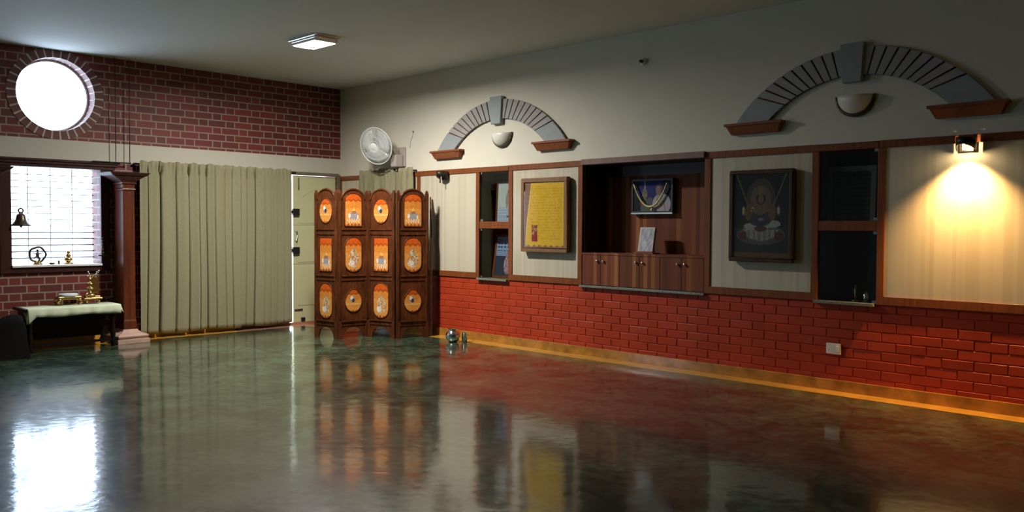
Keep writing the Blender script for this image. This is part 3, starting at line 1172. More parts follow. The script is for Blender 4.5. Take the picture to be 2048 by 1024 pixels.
def book_fn(u, v):
    n_ = 0.5 + 0.25 * math.sin(u * 5 + v * 9) + 0.25 * math.sin(u * 11 - v * 17 + 1.3 * math.sin(v * 8))
    c = [0.34 + 0.22 * n_, 0.35 + 0.22 * n_, 0.42 + 0.20 * n_]
    if ell(u, v, -0.15, 0.33, 0.28, 0.13):
        c = [0.55, 0.60, 0.58]
    if u < -0.82 or v > 0.95:
        c = [0.62, 0.62, 0.52]
    if v < 0.05 and rnd(int(u * 20), 1) > .4:
        c = [0.75, 0.75, 0.75]
    if ell(u, v, 0.55, 0.65, 0.2, 0.12) and rnd(int(u * 30), int(v * 30)) > .4:
        c = [q * 0.55 for q in c]
    return tuple(c)


bc = make_painting('cover', 0.176, 0.25, book_fn, 36, 50, paint_g, b, (0, -0.006, 0.0), (math.radians(-10), 0, 0))


# pictures standing in the glass cabinets
def std_picture(name, label, loc, w_, h_, fn, fm, tilt, b_=0.02, rz=0.0):
    t_ = thing(name, label, 'picture', loc, rz, 'framed prints in the glass cabinets')
    q = MB()
    hframe(q, w_, h_, b_, -0.012, 0.006)
    q.box(-w_ / 2 + .004, w_ / 2 - .004, 0.0, 0.008, 0.004, h_ - .004)
    q.build('frame', fm, t_, bevel=0.002, rot=(math.radians(tilt), 0, 0))
    make_painting('print', w_ - 2 * b_ + .004, h_ - 2 * b_ + .004, fn, 34, int(34 * h_ / w_), paint_g, t_,
                  (0, -0.004, b_ - .002), (math.radians(tilt), 0, 0))
    return t_


def dancer_fn(u, v):
    c = (0.62, 0.64, 0.66)  # white print, whitened further for the window's reflection in the glass
    if ell(u, v, 0.25, 0.78, 0.30, 0.10):
        c = (0.34, 0.10, 0.07)
    if ell(u, v, 0.35, 0.80, 0.14, 0.06):
        c = (0.55, 0.33, 0.22)
    if ell(u, v, -0.1, 0.58, 0.12, 0.18):
        c = (0.36, 0.33, 0.33)
    if ell(u, v, 0.3, 0.55, 0.28, 0.16):
        c = (0.52, 0.50, 0.52)
    if v < 0.42:
        c = (0.42, 0.50, 0.66) if (v * 16) % 1 > .3 else (0.55, 0.62, 0.72)  # blue slat bands paint in the reflected window louvres
    if ell(u, v, 0.2, 0.20, 0.3, 0.03):
        c = (0.10, 0.13, 0.2)
    return c


def reflection_print_fn(u, v):
    c = (0.10 + .3 * v, 0.13 + .38 * v, 0.30 + .5 * v) if v > .5 else (0.04, 0.05, 0.09)  # blue slatted upper half paints in the window's reflection
    if v > 0.62 and ((v * 11) % 1 < .35) and (u * 3) % 1 > .3:
        c = (0.05, 0.07, 0.14)
    if ell(u, v, 0.3, 0.30, 0.36, 0.26):
        c = (0.38, 0.18, 0.26) if rnd(int(u * 24), int(v * 30)) > .35 else (0.55, 0.42, 0.5)
    if ell(u, v, 0.32, 0.60, 0.14, 0.07):
        c = (0.42, 0.16, 0.12)
    return c


std_picture('framed_print', 'pale framed print of a figure on the upper shelf of the left glass cabinet', (3.13, 0.16, 1.322), 0.38, 0.52, dancer_fn, frame_w, -3)
std_picture('framed_print', 'leaning brown-framed print of a pink figure in the lower left glass cabinet', (3.11, 0.12, 0.73), 0.36, 0.50, reflection_print_fn, frame_w, -8, 0.028)


def grey_fn(u, v):
    c = 0.030 + 0.02 * rnd(int(u * 12), int(v * 26))
    if (v * 12) % 1 < .25:
        c *= 0.5
    return (c * 1.1, c, c * 0.8)


std_picture('framed_print', 'dark print with broad grey mount on the upper shelf of the right glass cabinet', (7.13, 0.12, 1.322), 0.40, 0.50, grey_fn, plain('grey_mount', (0.17, 0.16, 0.15), 0.5), -2, 0.042)
kn = thing('brass_figure', 'slim bright brass piece standing low in the right glass cabinet', 'ornament', (7.18, 0.12, 0.73), 0)
MB().lathe([(0.0, 0.0), (0.03, 0.0), (0.032, 0.008), (0.012, 0.014), (0.010, 0.05), (0.013, 0.09), (0.006, 0.13), (0.0, 0.135)], 18).build('body', brass, kn)
kn = thing('steel_tumbler', 'small steel tumbler beside the brass piece in the right glass cabinet', 'ornament', (7.27, 0.12, 0.73), 0)
MB().lathe([(0.0, 0.0), (0.024, 0.0), (0.030, 0.075), (0.027, 0.075), (0.022, 0.004)], 20).build('cup', steel, kn)
MB().tube([(0.0, 0, 0.003), (0.0, 0, 0.10)], 0.003).build('stem', steel, kn)

# switch plate
sw = thing('switch_socket', 'ivory switch and socket plate on the red brick wall', 'socket', (7.07, -0.016, 0.30), 0)
MB().box(-0.062, 0.062, -0.012, 0.0, 0.0, 0.088).build('plate', plastic_w, sw, bevel=0.004)
MB().box(0.022, 0.048, -0.017, -0.012, 0.02, 0.068).build('rocker', plastic_w, sw, bevel=0.002)
m = MB()
for dx, dz in ((-0.022, 0.058), (-0.034, 0.034), (-0.010, 0.034)):
    m.lathe([(0.0, -0.0125), (0.0045, -0.0125), (0.0045, -0.0118)], 10, c=(dx, 0, dz), axis='y')
m.build('socket_hole', plastic_g, sw)

# steel pots on the floor
pt = thing('steel_pot', 'round shiny steel water pot on the floor by the red brick wall', 'pot', (2.74, -0.32, 0.0025), 0)
MB().lathe([(0.0, 0.0), (0.045, 0.0), (0.050, 0.006), (0.075, 0.03), (0.088, 0.065), (0.080, 0.10), (0.055, 0.125), (0.045, 0.135), (0.058, 0.15), (0.060, 0.153), (0.053, 0.153), (0.040, 0.136)], 36).build('body', steel, pt)
MB().lathe([(0.0, 0.146), (0.052, 0.150), (0.050, 0.153), (0.02, 0.158), (0.0, 0.160)], 30).build('lid', steel, pt)
cp = thing('steel_cup', 'small steel cup with handle right of the steel pot', 'cup', (2.86, -0.25, 0.0025), 0)
MB().lathe([(0.0, 0.0), (0.030, 0.0), (0.032, 0.11), (0.035, 0.112), (0.030, 0.112), (0.027, 0.004)], 26).build('body', steel, cp)
MB().tube([(0.03, 0, 0.09), (0.055, 0.01, 0.085), (0.058, 0.01, 0.05), (0.03, 0, 0.03)], 0.004, 6).build('handle', steel, cp)


# ------------------------------------------------------------------ curtains
def curtain(x0, x1, z0, z1, grooves, seed, amp=0.028):
    """local x along wall, y depth; hanging cloth with folds"""
    rs = random.Random(seed)
    ph = [rs.uniform(0, 6) for _ in range(6)]
    nx, nz = int((x1 - x0) / 0.005), 36
    vs, fs = [], []
    for j in range(nz + 1):
        v = j / nz
        z = z0 + (z1 - z0) * v
        for i in range(nx + 1):
            x = x0 + (x1 - x0) * i / nx
            drift = 0.018 * math.sin(v * 3 + ph[0] + x * 3)
            xs = x + drift * (1 - v)
            y = -amp * 0.5 * math.sin(xs * 24 + ph[1] + 1.6 * math.sin(xs * 6 + ph[2])) - amp * 0.18 * math.sin(xs * 55 + ph[3]) * v
            for (gx, gw, gd) in grooves:
                g_w = gw * (0.8 + 0.35 * (1 - v))
                y += gd * 0.9 * math.exp(-((xs - gx) / g_w) ** 2)
            y = min(y, 0.10)
            if v > 0.93:   # gathered heading
                q = (v - 0.93) / 0.07
                y = y * (1 - 0.75 * q) - 0.010 * q * math.sin(x * 120 + ph[4])
            zz_ = z
            if j == nz:
                zz_ += 0.012 * math.sin(x * 46 + ph[5]) * math.sin(x * 17)
            if j == 0:
                zz_ += 0.010 * math.sin(x * 9 + ph[5])
            sh = 0.0
            for (gx, gw, gd) in grooves:
                if gd > 0.045:
                    d_ = xs - gx
                    sh -= math.copysign(1.05 * gw * math.exp(-((abs(d_) - 1.7 * gw) / (0.9 * gw)) ** 2), d_) * (0.25 if v > 0.93 else 1)
            vs.append((min(max(x + sh, x0), x1), y, zz_))
    for j in range(nz):
        for i in range(nx):
            a = j * (nx + 1) + i
            fs.append((a, a + 1, a + nx + 2, a + nx + 1))
    return MB().add(vs, fs, 0, True)


# local frame for the left wall: rz = pi/2, local x = world y
c1 = thing('curtain', 'long olive-grey curtain hanging beside the wooden column', 'curtain', (0.125, -2.79, 0.0), PI / 2, 'curtains over the double door')
curtain(0.0, 1.232, 0.045, 2.055, [(0.09, .011, .06), (0.225, .021, .13), (0.255, .014, .07), (0.42, .008, .045), (0.575, .021, .13), (0.70, .010, .06), (0.80, .015, .12), (0.90, .008, .04), (1.04, .008, .05), (1.13, .009, .06)], 3).build('cloth', curt_m, c1, solid=0.002)
c2 = thing('curtain', 'right-hand olive-grey curtain hanging next to the pale yellow door', 'curtain', (0.125, -1.555, 0.0), PI / 2, 'curtains over the double door')
curtain(0.0, 0.718, 0.045, 2.05, [(0.0, .012, .07), (0.09, .009, .05), (0.205, .013, .095), (0.34, .008, .02), (0.43, .007, .02), (0.52, .008, .025), (0.61, .007, .02)], 8, 0.018).build('cloth', curt_m, c2, solid=0.002)
rd = thing('curtain_rod', 'dark rod carrying the two long olive curtains', 'curtain rod', (0.055, -2.83, 2.02), PI / 2)
MB().tube([(0, 0, 0), (2.10, 0, 0)], 0.010, 10).build('rod', black, rd)
for q_ in (0.01, 1.28, 2.07):
    MB().box(q_, q_ + 0.02, 0.0, 0.053, -0.012, 0.012).build('bracket', black, rd)
c3 = thing('curtain', 'olive curtain on the right wall, mostly hidden behind the folding screen, under the fan', 'curtain', (0.56, -0.085, 0.0), 0)
curtain(0.0, 1.14, 0.11, 2.05, [(0.20, .015, .04), (0.55, .012, .05), (0.78, .016, .05), (1.03, .012, .06)], 5).build('cloth', curt_m, c3, solid=0.002)
rd = thing('curtain_rod', 'dark rod of the curtain under the wall fan', 'curtain rod', (0.54, -0.048, 2.015), 0)
MB().tube([(0, 0, 0), (1.18, 0, 0)], 0.009, 10).build('rod', black, rd)
for q_ in (0.01, 1.14):
    MB().box(q_, q_ + 0.02, 0.0, 0.034, -0.01, 0.01).build('bracket', black, rd)

# suspended window rail with two thin rods from the ceiling
hr = thing('hanging_rail', 'thin dark rail above the window hung from the ceiling by two rods', 'rail', (0.09, -3.30, 2.02), PI / 2)
MB().tube([(0.0, 0, 0.0), (0.42, 0, 0.0)], 0.006).build('rail', black, hr)
MB().tube([(0.255, 0, 0.0), (0.255, 0, 1.178)], 0.0045).build('drop_rod', black, hr)
MB().tube([(0.41, 0, 0.0), (0.41, 0, 1.178)], 0.0045).build('drop_rod', black, hr)
MB().ball((0.41, 0, 0.0), 0.011).build('end_knob', black, hr)


# ------------------------------------------------------------------ columns beside the window
def column(y, label):
    # local x = world y, local -y = into the room
    t_ = thing('wooden_column', label, 'column', (0.17, y, 0.0), PI / 2, 'columns flanking the window')

    def loft(m, rings, mi=0):
        vs, fs = [], []
        for hx, yf, yb, z in rings:
            vs += [(-hx, yf, z), (hx, yf, z), (hx, yb, z), (-hx, yb, z)]
        for k in range(len(rings) - 1):
            for q in range(4):
                fs.append((4 * k + q, 4 * k + (q + 1) % 4, 4 * k + 4 + (q + 1) % 4, 4 * k + 4 + q))
        fs += [(3, 2, 1, 0), tuple(4 * (len(rings) - 1) + q for q in range(4))]
        return m.add(vs, fs, mi)
    loft(MB(), [(0.175, -0.27, 0.165, 0.0), (0.175, -0.27, 0.165, 0.050), (0.150, -0.245, 0.16, 0.052), (0.165, -0.262, 0.16, 0.070), (0.168, -0.265, 0.16, 0.085),
                (0.150, -0.245, 0.16, 0.100), (0.110, -0.20, 0.155, 0.115), (0.085, -0.175, 0.15, 0.135), (0.080, -0.17, 0.15, 0.15)]).build('stone_base', stone_p, t_, bevel=0.006)
    loft(MB(), [(0.072, -0.160, 0.150, 0.15), (0.072, -0.160, 0.150, 0.24), (0.066, -0.153, 0.150, 0.26), (0.064, -0.151, 0.150, 1.70)]).build('shaft', col_w, t_, bevel=0.006)
    loft(MB(), [(0.070, -0.158, 0.150, 1.70), (0.074, -0.162, 0.150, 1.715), (0.066, -0.154, 0.150, 1.73), (0.066, -0.154, 0.150, 1.765), (0.080, -0.170, 0.150, 1.775), (0.080, -0.170, 0.150, 1.79)]).build('collar', col_w, t_, bevel=0.002)
    loft(MB(), [(0.066, -0.154, 0.150, 1.79), (0.100, -0.165, 0.150, 1.815), (0.175, -0.185, 0.155, 1.862)]).build('capital', dark_w, t_, bevel=0.002)
    loft(MB(), [(0.185, -0.195, 0.165, 1.862), (0.215, -0.215, 0.165, 1.893), (0.215, -0.215, 0.165, 1.900)]).build('abacus', dark_w, t_, bevel=0.002)
    return t_


column(-2.995, 'square dark polished wooden column on a pinkish stone base between window and curtain')
column(-4.37, 'far left wooden column, only its pale stone base showing at the picture edge')

# bell in the window
be = thing('hanging_bell', 'dark bronze bell hanging in front of the bright window', 'bell', (0.03, -4.00, 1.29), PI / 2)
MB().lathe([(0.086, 0.022), (0.094, 0.014), (0.086, 0.026), (0.066, 0.05), (0.052, 0.075), (0.046, 0.105), (0.042, 0.125), (0.028, 0.138), (0.014, 0.145), (0.0, 0.147)], 28).build('bell_body', bronze, be, solid=0.002)
MB().lathe([(0.022 + 0.008 * math.cos(2 * PI * k / 8), 0.008 * math.sin(2 * PI * k / 8)) for k in range(9)], 18, c=(0, 0, 0.172), axis='y').build('ring', bronze, be)
MB().tube([(0, 0, 0.11), (0, 0, 0.012)], 0.003).ball((0, 0, 0.004), 0.014).build('clapper', bronze, be)
MB().tube([(0, 0, 0.20), (0, 0, 0.66)], 0.0015, 6).box(-0.006, 0.006, -0.0, 0.03, 0.655, 0.665).build('chain', bronze, be)

# objects on the window sill
st = thing('ring_statue', 'dark bronze dancing figurine inside a ring on the window sill', 'statue', (-0.09, -3.81, 0.882), PI / 2)
m = MB()
pts = [((0.080 + 0.004 * math.cos(5 * a)) * math.cos(a), 0, 0.108 + (0.080 + 0.004 * math.cos(5 * a)) * math.sin(a)) for a in [2 * PI * k / 40 for k in range(40)]]
m.tube(pts, 0.0125, 8, closed=True)
m.build('ring', bronze, st)
MB().lathe([(0.0, 0), (0.05, 0), (0.052, 0.012), (0.035, 0.02), (0.03, 0.032), (0.0, 0.034)], 20).build('base', brass, st)
m = MB()
m.tube([(0.012, 0, 0.034), (0.02, 0, 0.06), (0.0, 0, 0.085), (0.0, 0, 0.12), (0.0, 0, 0.135)], [0.012, 0.013, 0.018, 0.020, 0.009], 8)
m.tube([(0.0, 0, 0.085), (-0.025, 0, 0.08), (-0.04, 0, 0.062)], [0.010, 0.008, 0.005], 8)
m.tube([(0.0, 0, 0.12), (0.03, 0, 0.115), (0.05, 0, 0.135)], [0.007, 0.006, 0.004], 6)
m.tube([(0.0, 0, 0.12), (-0.03, 0, 0.115), (-0.05, 0, 0.13)], [0.007, 0.006, 0.004], 6)
m.ball((0, 0, 0.150), 0.016)
m.build('figure', bronze, st)
sm = thing('brass_figurine', 'small brass seated figurine on the window sill, right of the ring statue', 'statue', (-0.07, -3.505, 0.882), PI / 2)
m = MB().lathe([(0, 0), (0.052, 0), (0.052, 0.012), (0.03, 0.02), (0.0, 0.022)], 18)
m.ball((0, 0, 0.048), 0.046, 0.026, 0.030)
m.ball((0, 0, 0.088), 0.026, 0.020, 0.034)
m.ball((0, 0, 0.130), 0.021)
m.ball((0.0, 0, 0.145), 0.007, n=8)
m.tube([(-0.018, 0, 0.095), (-0.042, 0, 0.085), (-0.036, 0, 0.055)], 0.006, 6)
m.tube([(0.018, 0, 0.095), (0.042, 0, 0.09), (0.048, 0, 0.115)], 0.006, 6)
m.build('body', brass, sm)
dh = thing('oil_dish', 'low bronze dish on the window sill beside the ring statue', 'dish', (-0.06, -3.675, 0.882), PI / 2)
MB().lathe([(0.0, 0.0), (0.018, 0.0), (0.040, 0.018), (0.037, 0.018), (0.0, 0.006)], 20).build('bowl', bronze, dh)
dh = thing('tiny_figurine', 'tiny dark figurine in the middle of the window sill', 'statue', (-0.08, -3.60, 0.882), PI / 2)
MB().lathe([(0, 0), (0.014, 0), (0.010, 0.012), (0.014, 0.028), (0.006, 0.040), (0.0, 0.05)], 14).build('body', bronze, dh)
tl = thing('tiered_ornament', 'small beaded brass ornament on a bar at the right edge of the window', 'ornament', (0.055, -3.185, 0.965), PI / 2)
m = MB()
for k in range(5):
    m.ball((0.0, 0, 0.035 + k * 0.034), 0.020 - 0.0025 * k, n=10)
    m.lathe([(0.0, 0), (0.024 - .003 * k, 0.0), (0.0, 0.006)], 12, c=(0, 0, 0.016 + k * 0.034))
m.ball((0, 0, 0.205), 0.007)
m.build('beads', bronze, tl)
MB().box(-0.05, 0.05, -0.01, 0.02, 0.0, 0.012).build('bar', bronze, tl)

# ------------------------------------------------------------------ side table with cloth and brass
tb = thing('side_table', 'low black turned-leg table under the window', 'table', (0.30, -3.64, 0.0), PI / 2)
MB().box(-0.47, 0.47, -0.20, 0.20, 0.425, 0.452).build('table_top', black_w, tb, bevel=0.004)
MB().box(-0.43, 0.43, -0.17, 0.17, 0.34, 0.425).build('apron', black_w, tb)
MB().box(-0.42, 0.42, 0.10, 0.12, 0.10, 0.34).build('back_board', black_w, tb)
lg = [(0.024, 0.0), (0.018, 0.03), (0.030, 0.05), (0.016, 0.08), (0.027, 0.12), (0.030, 0.17), (0.018, 0.20), (0.030, 0.22), (0.017, 0.25), (0.026, 0.28), (0.030, 0.34)]
for sx in (-1, 1):
    for sy in (-1, 1):
        MB().lathe(lg, 16, c=(sx * 0.41, sy * 0.155, 0)).build('leg', black_w, tb)
MB().box(-0.40, 0.40, -0.165, -0.145, 0.06, 0.085).build('stretcher', black_w, tb)

tc = thing('table_cloth', 'pale green-white cloth draped over the low black table', 'tablecloth', (0.30, -3.64, 0.452), PI / 2)
vs, fs = [], []
xs = [-0.43, -0.30, -0.15, 0.0, 0.15, 0.30, 0.45, 0.475]
nx = 60
prof = [(0.19, 0.003), (0.0, 0.004), (-0.19, 0.003), (-0.205, 0.0), (-0.212, -0.012), (-0.214, -0.05), (-0.216, -0.088)]
for i in range(nx + 1):
    x = -0.44 + 0.92 * i / nx
    for j, (y, z) in enumerate(prof):
        wv = 0.004 * math.sin(x * 31) + 0.003 * math.sin(x * 57 + 1)
        k = max(0, j - 3) / 3
        yy = y - wv * k
        zz_ = z
        xx = x
        if j == len(prof) - 1:
            zz_ += 0.006 * math.sin(x * 11)
            if i < 5:
                zz_ -= 0.075 * (1 - i / 5)
        vs.append((xx, yy, zz_))
for i in range(nx):
    for j in range(len(prof) - 1):
        a = i * len(prof) + j
        fs.append((a, a + 1, a + 1 + len(prof), a + len(prof)))
m = MB().add(vs, fs, 0, True)
# right end drop
m.add([(0.48, 0.19, 0.003), (0.48, -0.20, 0.003), (0.50, -0.225, -0.085), (0.495, -0.08, -0.06), (0.492, 0.10, -0.05), (0.488, 0.19, -0.05)],
      [(0, 1, 2, 3, 4, 5)])
m.add([(0.48, -0.20, 0.003), (0.48, -0.214, -0.05), (0.50, -0.225, -0.085)], [(0, 1, 2)])
m.add([(-0.44, 0.19, 0.003), (-0.44, -0.20, 0.003), (-0.452, -0.222, -0.15), (-0.455, -0.12, -0.04), (-0.46, 0.1, -0.015)], [(0, 1, 2, 3, 4)])
m.build('cloth', cloth_w, tc, solid=0.002)

bn = thing('covered_bundle', 'black cloth-covered bundle on the floor at the left end of the table', 'bundle', (0.62, -4.32, 0.0), PI / 2)
vs, fs = [], []
prof = [(-0.42, 0.0), (-0.38, 0.10), (-0.28, 0.20), (-0.14, 0.30), (-0.02, 0.385), (0.08, 0.42), (0.13, 0.415), (0.16, 0.30), (0.17, 0.0)]
ny = 12
for i in range(ny + 1):
    y = -0.22 + 0.44 * i / ny
    k = 1 - 0.16 * abs(y / 0.22) ** 3
    for (x, z) in prof:
        vs.append((x * (1 if z == 0 else k), y, z * k))
for i in range(ny):
    for j in range(len(prof) - 1):
        a = i * len(prof) + j
        fs.append((a, a + 1, a + 1 + len(prof), a + len(prof)))
fs.append(tuple(range(len(prof))))
fs.append(tuple(ny * len(prof) + j for j in range(len(prof))))
MB().add(vs, fs, 0, True).build('cover', black_c, bn)

ch = thing('brass_stool', 'small four-legged brass stand with scroll legs on the table cloth', 'stand', (0.27, -3.62, 0.4575), PI / 2)
m = MB().box(-0.115, 0.115, -0.07, 0.07, 0.078, 0.094).box(-0.10, 0.10, -0.06, 0.06, 0.060, 0.078)
m.build('seat', brass, ch, bevel=0.006)
for sx in (-1, 1):
    for sy in (-1, 1):
        MB().tube([(sx * 0.085, sy * 0.05, 0.075), (sx * 0.110, sy * 0.055, 0.055), (sx * 0.115, sy * 0.058, 0.03), (sx * 0.095, sy * 0.055, 0.008), (sx * 0.080, sy * 0.05, 0.004)],
                  [0.014, 0.018, 0.015, 0.010, 0.005], 10).build('leg', brass, ch)
cu = MB().lathe([(0.0, 0.0), (0.092, 0.0), (0.098, 0.010), (0.090, 0.026), (0.0, 0.030)], 28)
o = tag(cu.build('seat_cushion', plain('pale_grey_cushion', (0.62, 0.66, 0.66), 0.8)), 'flat pale round cushion lying on the brass stand', 'cushion')
o.location = (0.27, -3.62, 0.5525)
br = thing('brass_lamp', 'tall tiered brass lamp with a leaf back plate on the table cloth', 'oil lamp', (0.26, -3.375, 0.4575), PI / 2)
for sx in (-1, 1):
    for sy in (-1, 1):
        MB().tube([(sx * 0.05, sy * 0.03, 0.05), (sx * 0.065, sy * 0.035, 0.03), (sx * 0.055, sy * 0.035, 0.006)], [0.012, 0.012, 0.007], 8).build('foot', brass, br)
MB().box(-0.095, 0.095, -0.05, 0.05, 0.048, 0.066).box(-0.075, 0.075, -0.042, 0.042, 0.066, 0.085).build('base', brass, br, bevel=0.005)
MB().lathe([(0.062, 0.085), (0.066, 0.10), (0.045, 0.115), (0.020, 0.13), (0.026, 0.15), (0.050, 0.165), (0.052, 0.172), (0.018, 0.18), (0.015, 0.20), (0.038, 0.215), (0.040, 0.222), (0.012, 0.23), (0.010, 0.25), (0.024, 0.265), (0.010, 0.275), (0.012, 0.30), (0.0, 0.325)], 24, c=(-0.02, 0, 0)).build('tiers', brass, br)
MB().prism_y([(0.0, 0.09), (0.075, 0.12), (0.082, 0.20), (0.07, 0.27), (0.03, 0.31), (0.0, 0.27)], 0.02, 0.028).build('back_plate', brass, br, bevel=0.002)
for k, (dx, dz) in enumerate(((0.055, 0.34), (0.075, 0.355), (-0.035, 0.345), (-0.04, 0.30))):
    MB().tube([(dx * .5, 0.0, 0.28), (dx, -0.005, dz)], 0.003, 6).ball((dx, -0.005, dz), 0.011, 0.008, 0.009, n=8).build('leaf', steel, br)


# ------------------------------------------------------------------ wall fan
fn_ = thing('wall_fan', 'white wall-mounted fan above the folding screen', 'fan', (1.40, 0.0, 2.19), 0)
MB().box(-0.07, 0.07, -0.03, 0.0, -0.12, 0.13).build('wall_bracket', plastic_g, fn_, bevel=0.012)
MB().box(-0.055, 0.055, -0.16, -0.03, -0.13, 0.03).build('control_box', plastic_g, fn_, bevel=0.018)
MB().tube([(0.0, -0.10, -0.10), (0.0, -0.10, -0.16)], 0.004).ball((0, -0.10, -0.165), 0.012).build('pull_cord', chrome, fn_)
MB().tube([(0.0, -0.08, 0.0), (-0.02, -0.12, 0.08), (-0.05, -0.19, 0.11)], [0.03, 0.028, 0.03], 12).build('neck', plastic_g, fn_)
# head
hd_c = Vector((-0.12, -0.33, 0.13))
hd_n = Vector((0.30, -0.88, -0.27)).normalized()
q = hd_n.to_track_quat('-Y', 'Z')
hd = MB()
hd.lathe([(0.0, 0.19), (0.04, 0.18), (0.065, 0.14), (0.07, 0.06), (0.05, 0.05), (0.0, 0.05)], 24, axis='y')
mo = hd.build('motor', plastic_w, fn_)
gd = MB()
RG = 0.232
gd.lathe([(RG + 0.006 * math.cos(2 * PI * k / 8), 0.006 * math.sin(2 * PI * k / 8)) for k in range(9)], 56, axis='y')
for rr_ in (0.07, 0.12, 0.17):
    yy = -0.055 * (1 - (rr_ / RG) ** 2)
    gd.lathe([(rr_ + 0.0018 * math.cos(2 * PI * k / 6), yy + 0.0018 * math.sin(2 * PI * k / 6)) for k in range(7)], 48, axis='y')
for sgn, kk in ((-0.055, 96), (0.06, 96)):
    for k in range(kk):
        a = 2 * PI * k / kk
        pts = []
        for r_ in (0.045, 0.12, 0.19, RG):
            pts.append((r_ * math.cos(a), sgn * (1 - (r_ / RG) ** 2), r_ * math.sin(a)))
        gd.tube(pts, 0.0015, 4)
gu = gd.build('guard', white_p, fn_)
cc = MB().lathe([(0.0, -0.062), (0.040, -0.060), (0.052, -0.050), (0.052, -0.044), (0.0, -0.044)], 24, axis='y').build('guard_badge', white_p, fn_)
bl_ = MB()
for k in range(3):
    a0 = 2 * PI * k / 3 + 0.5
    vs, fs = [], []
    for i in range(9):
        r_ = 0.04 + 0.165 * i / 8
        wd = 0.55 + 0.62 * math.sin(PI * min(1, (i + 1) / 8) * 0.62)
        for j in range(7):
            a = a0 + wd * (j / 6 - .5) * 1.7
            vs.append((r_ * math.cos(a), 0.018 * (j / 3 - 1), r_ * math.sin(a)))
    for i in range(8):
        for j in range(6):
            fs.append((i * 7 + j, i * 7 + j + 1, (i + 1) * 7 + j + 1, (i + 1) * 7 + j))
    bl_.add(vs, fs, 0, True)
bo = bl_.build('blades', blade_m, fn_, solid=0.002)
hub = MB().lathe([(0.0, -0.03), (0.035, -0.026), (0.042, 0.0), (0.042, 0.05)], 20, axis='y').build('hub', plastic_w, fn_)
for o in (mo, gu, cc, bo, hub):
    o.rotation_mode = 'QUATERNION'
    o.rotation_quaternion = q
    o.location = hd_c
cd = thing('fan_cable', 'thin cable from a wall hook down to the fan', 'cable', (1.55, -0.006, 2.30), 0)
MB().tube([(0.0, 0, 0.0), (0.01, 0, 0.07), (0.05, 0, 0.15), (0.07, 0, 0.20)], 0.0022, 6).build('wire', plastic_g, cd)
MB().ball((0.07, -0.004, 0.20), 0.010).build('hook', bronze, cd)

# ------------------------------------------------------------------ folding screen
fs_t = thing('folding_screen', 'carved dark wooden folding screen with twelve orange painted panels', 'folding screen', (1.215, -1.167, 0.0), 0)
SW = 0.212   # width of every painted inset


def inset_shape(kind, u, v):
    """u -1..1, v 0..1 ; aspect handled per kind"""
    if kind == 'rect':
        return abs(u) < 0.97 and 0.01 < v < 0.99
    if kind == 'oval':
        return ell(u, v, 0, 0.5, 1.0, 0.5)
    if kind == 'round':
        return ell(u, v, 0, 0.46, 1.0, 0.46) or ell(u, v, 0, 0.85, 0.5, 0.15)
    if kind == 'stadium':
        k = 0.25
        if v < k:
            return ell(u, v, 0, k, 1.0, k)
        if v > 1 - k:
            return ell(u, v, 0, 1 - k, 1.0, k)
        return True
    if kind == 'arched':
        k = 0.20
        return v <= 1 - k or ell(u, v, 0, 1 - k, 1.0, k)
    return True


def inset_fn(kind, seed, scene_):
    def f(u, v):
        if not inset_shape(kind, u, v):
            return None
        n_ = rnd(int(u * 11 + 50), int(v * 26), seed)
        c = [0.66, 0.23, 0.035]
        if v < 0.55:
            c = [0.72, 0.30, 0.06]
        # scalloped canopy at the top and tufts at the bottom
        if v > 0.86 - 0.05 * abs(math.sin(u * 5.2)):
            c = [0.62, 0.105, 0.012]
        elif v > 0.80 - 0.05 * abs(math.sin(u * 5.2)):
            c = [0.42, 0.07, 0.012]
        if v < 0.07 * abs(math.sin(u * 7 + seed)):
            c = [0.36, 0.08, 0.02]
        if scene_ == 'head':
            if ell(u, v, -0.15, 0.56, 0.34, 0.13):
                c = [0.30, 0.30, 0.30]
            if ell(u, v, -0.22, 0.62, 0.18, 0.09):
                c = [0.80, 0.72, 0.62]
            if ell(u, v, -0.02, 0.50, 0.20, 0.09):
                c = [0.06, 0.05, 0.08]
            if 0.30 < v < 0.36 and (u * 6) % 1 > .3:
                c = [0.80, 0.50, 0.20]
        elif scene_ == 'elephant':
            if ell(u, v, 0.05, 0.32, 0.58, 0.13):
                c = [0.34, 0.32, 0.31]
            if ell(u, v, -0.50, 0.31, 0.16, 0.07) or ell(u, v, 0.55, 0.28, 0.12, 0.07):
                c = [0.78, 0.70, 0.62]
            if 0.10 < v < 0.22 and -0.75 < u < 0.80 and (u * 3.4 + 0.5 * math.sin(v * 40)) % 1 > .66:
                c = [0.82, 0.76, 0.70]
            if ell(u, v, 0.05, 0.50, 0.14, 0.07):
                c = [0.74, 0.50, 0.10]
            if ell(u, v, 0.05, 0.42, 0.32, 0.05):
                c = [0.40, 0.16, 0.08]
        else:   # procession
            if ell(u, v, 0.05, 0.38, 0.62, 0.28):
                q_ = rnd(int(u * 9 + 20), int(v * 24), seed + 5)
                if q_ > 0.62:
                    c = [0.62, 0.55, 0.44]
                elif q_ > 0.40:
                    c = [0.30, 0.22, 0.15]
            if ell(u, v, -0.25, 0.24, 0.36, 0.09) and rnd(int(u * 14), int(v * 40), seed) > .25:
                c = [0.80, 0.74, 0.66]
            if ell(u, v, 0.30, 0.55, 0.10, 0.12):
                c = [0.52, 0.34, 0.12]
        return tuple(q * (0.86 + 0.26 * n_) for q in c)
    return f


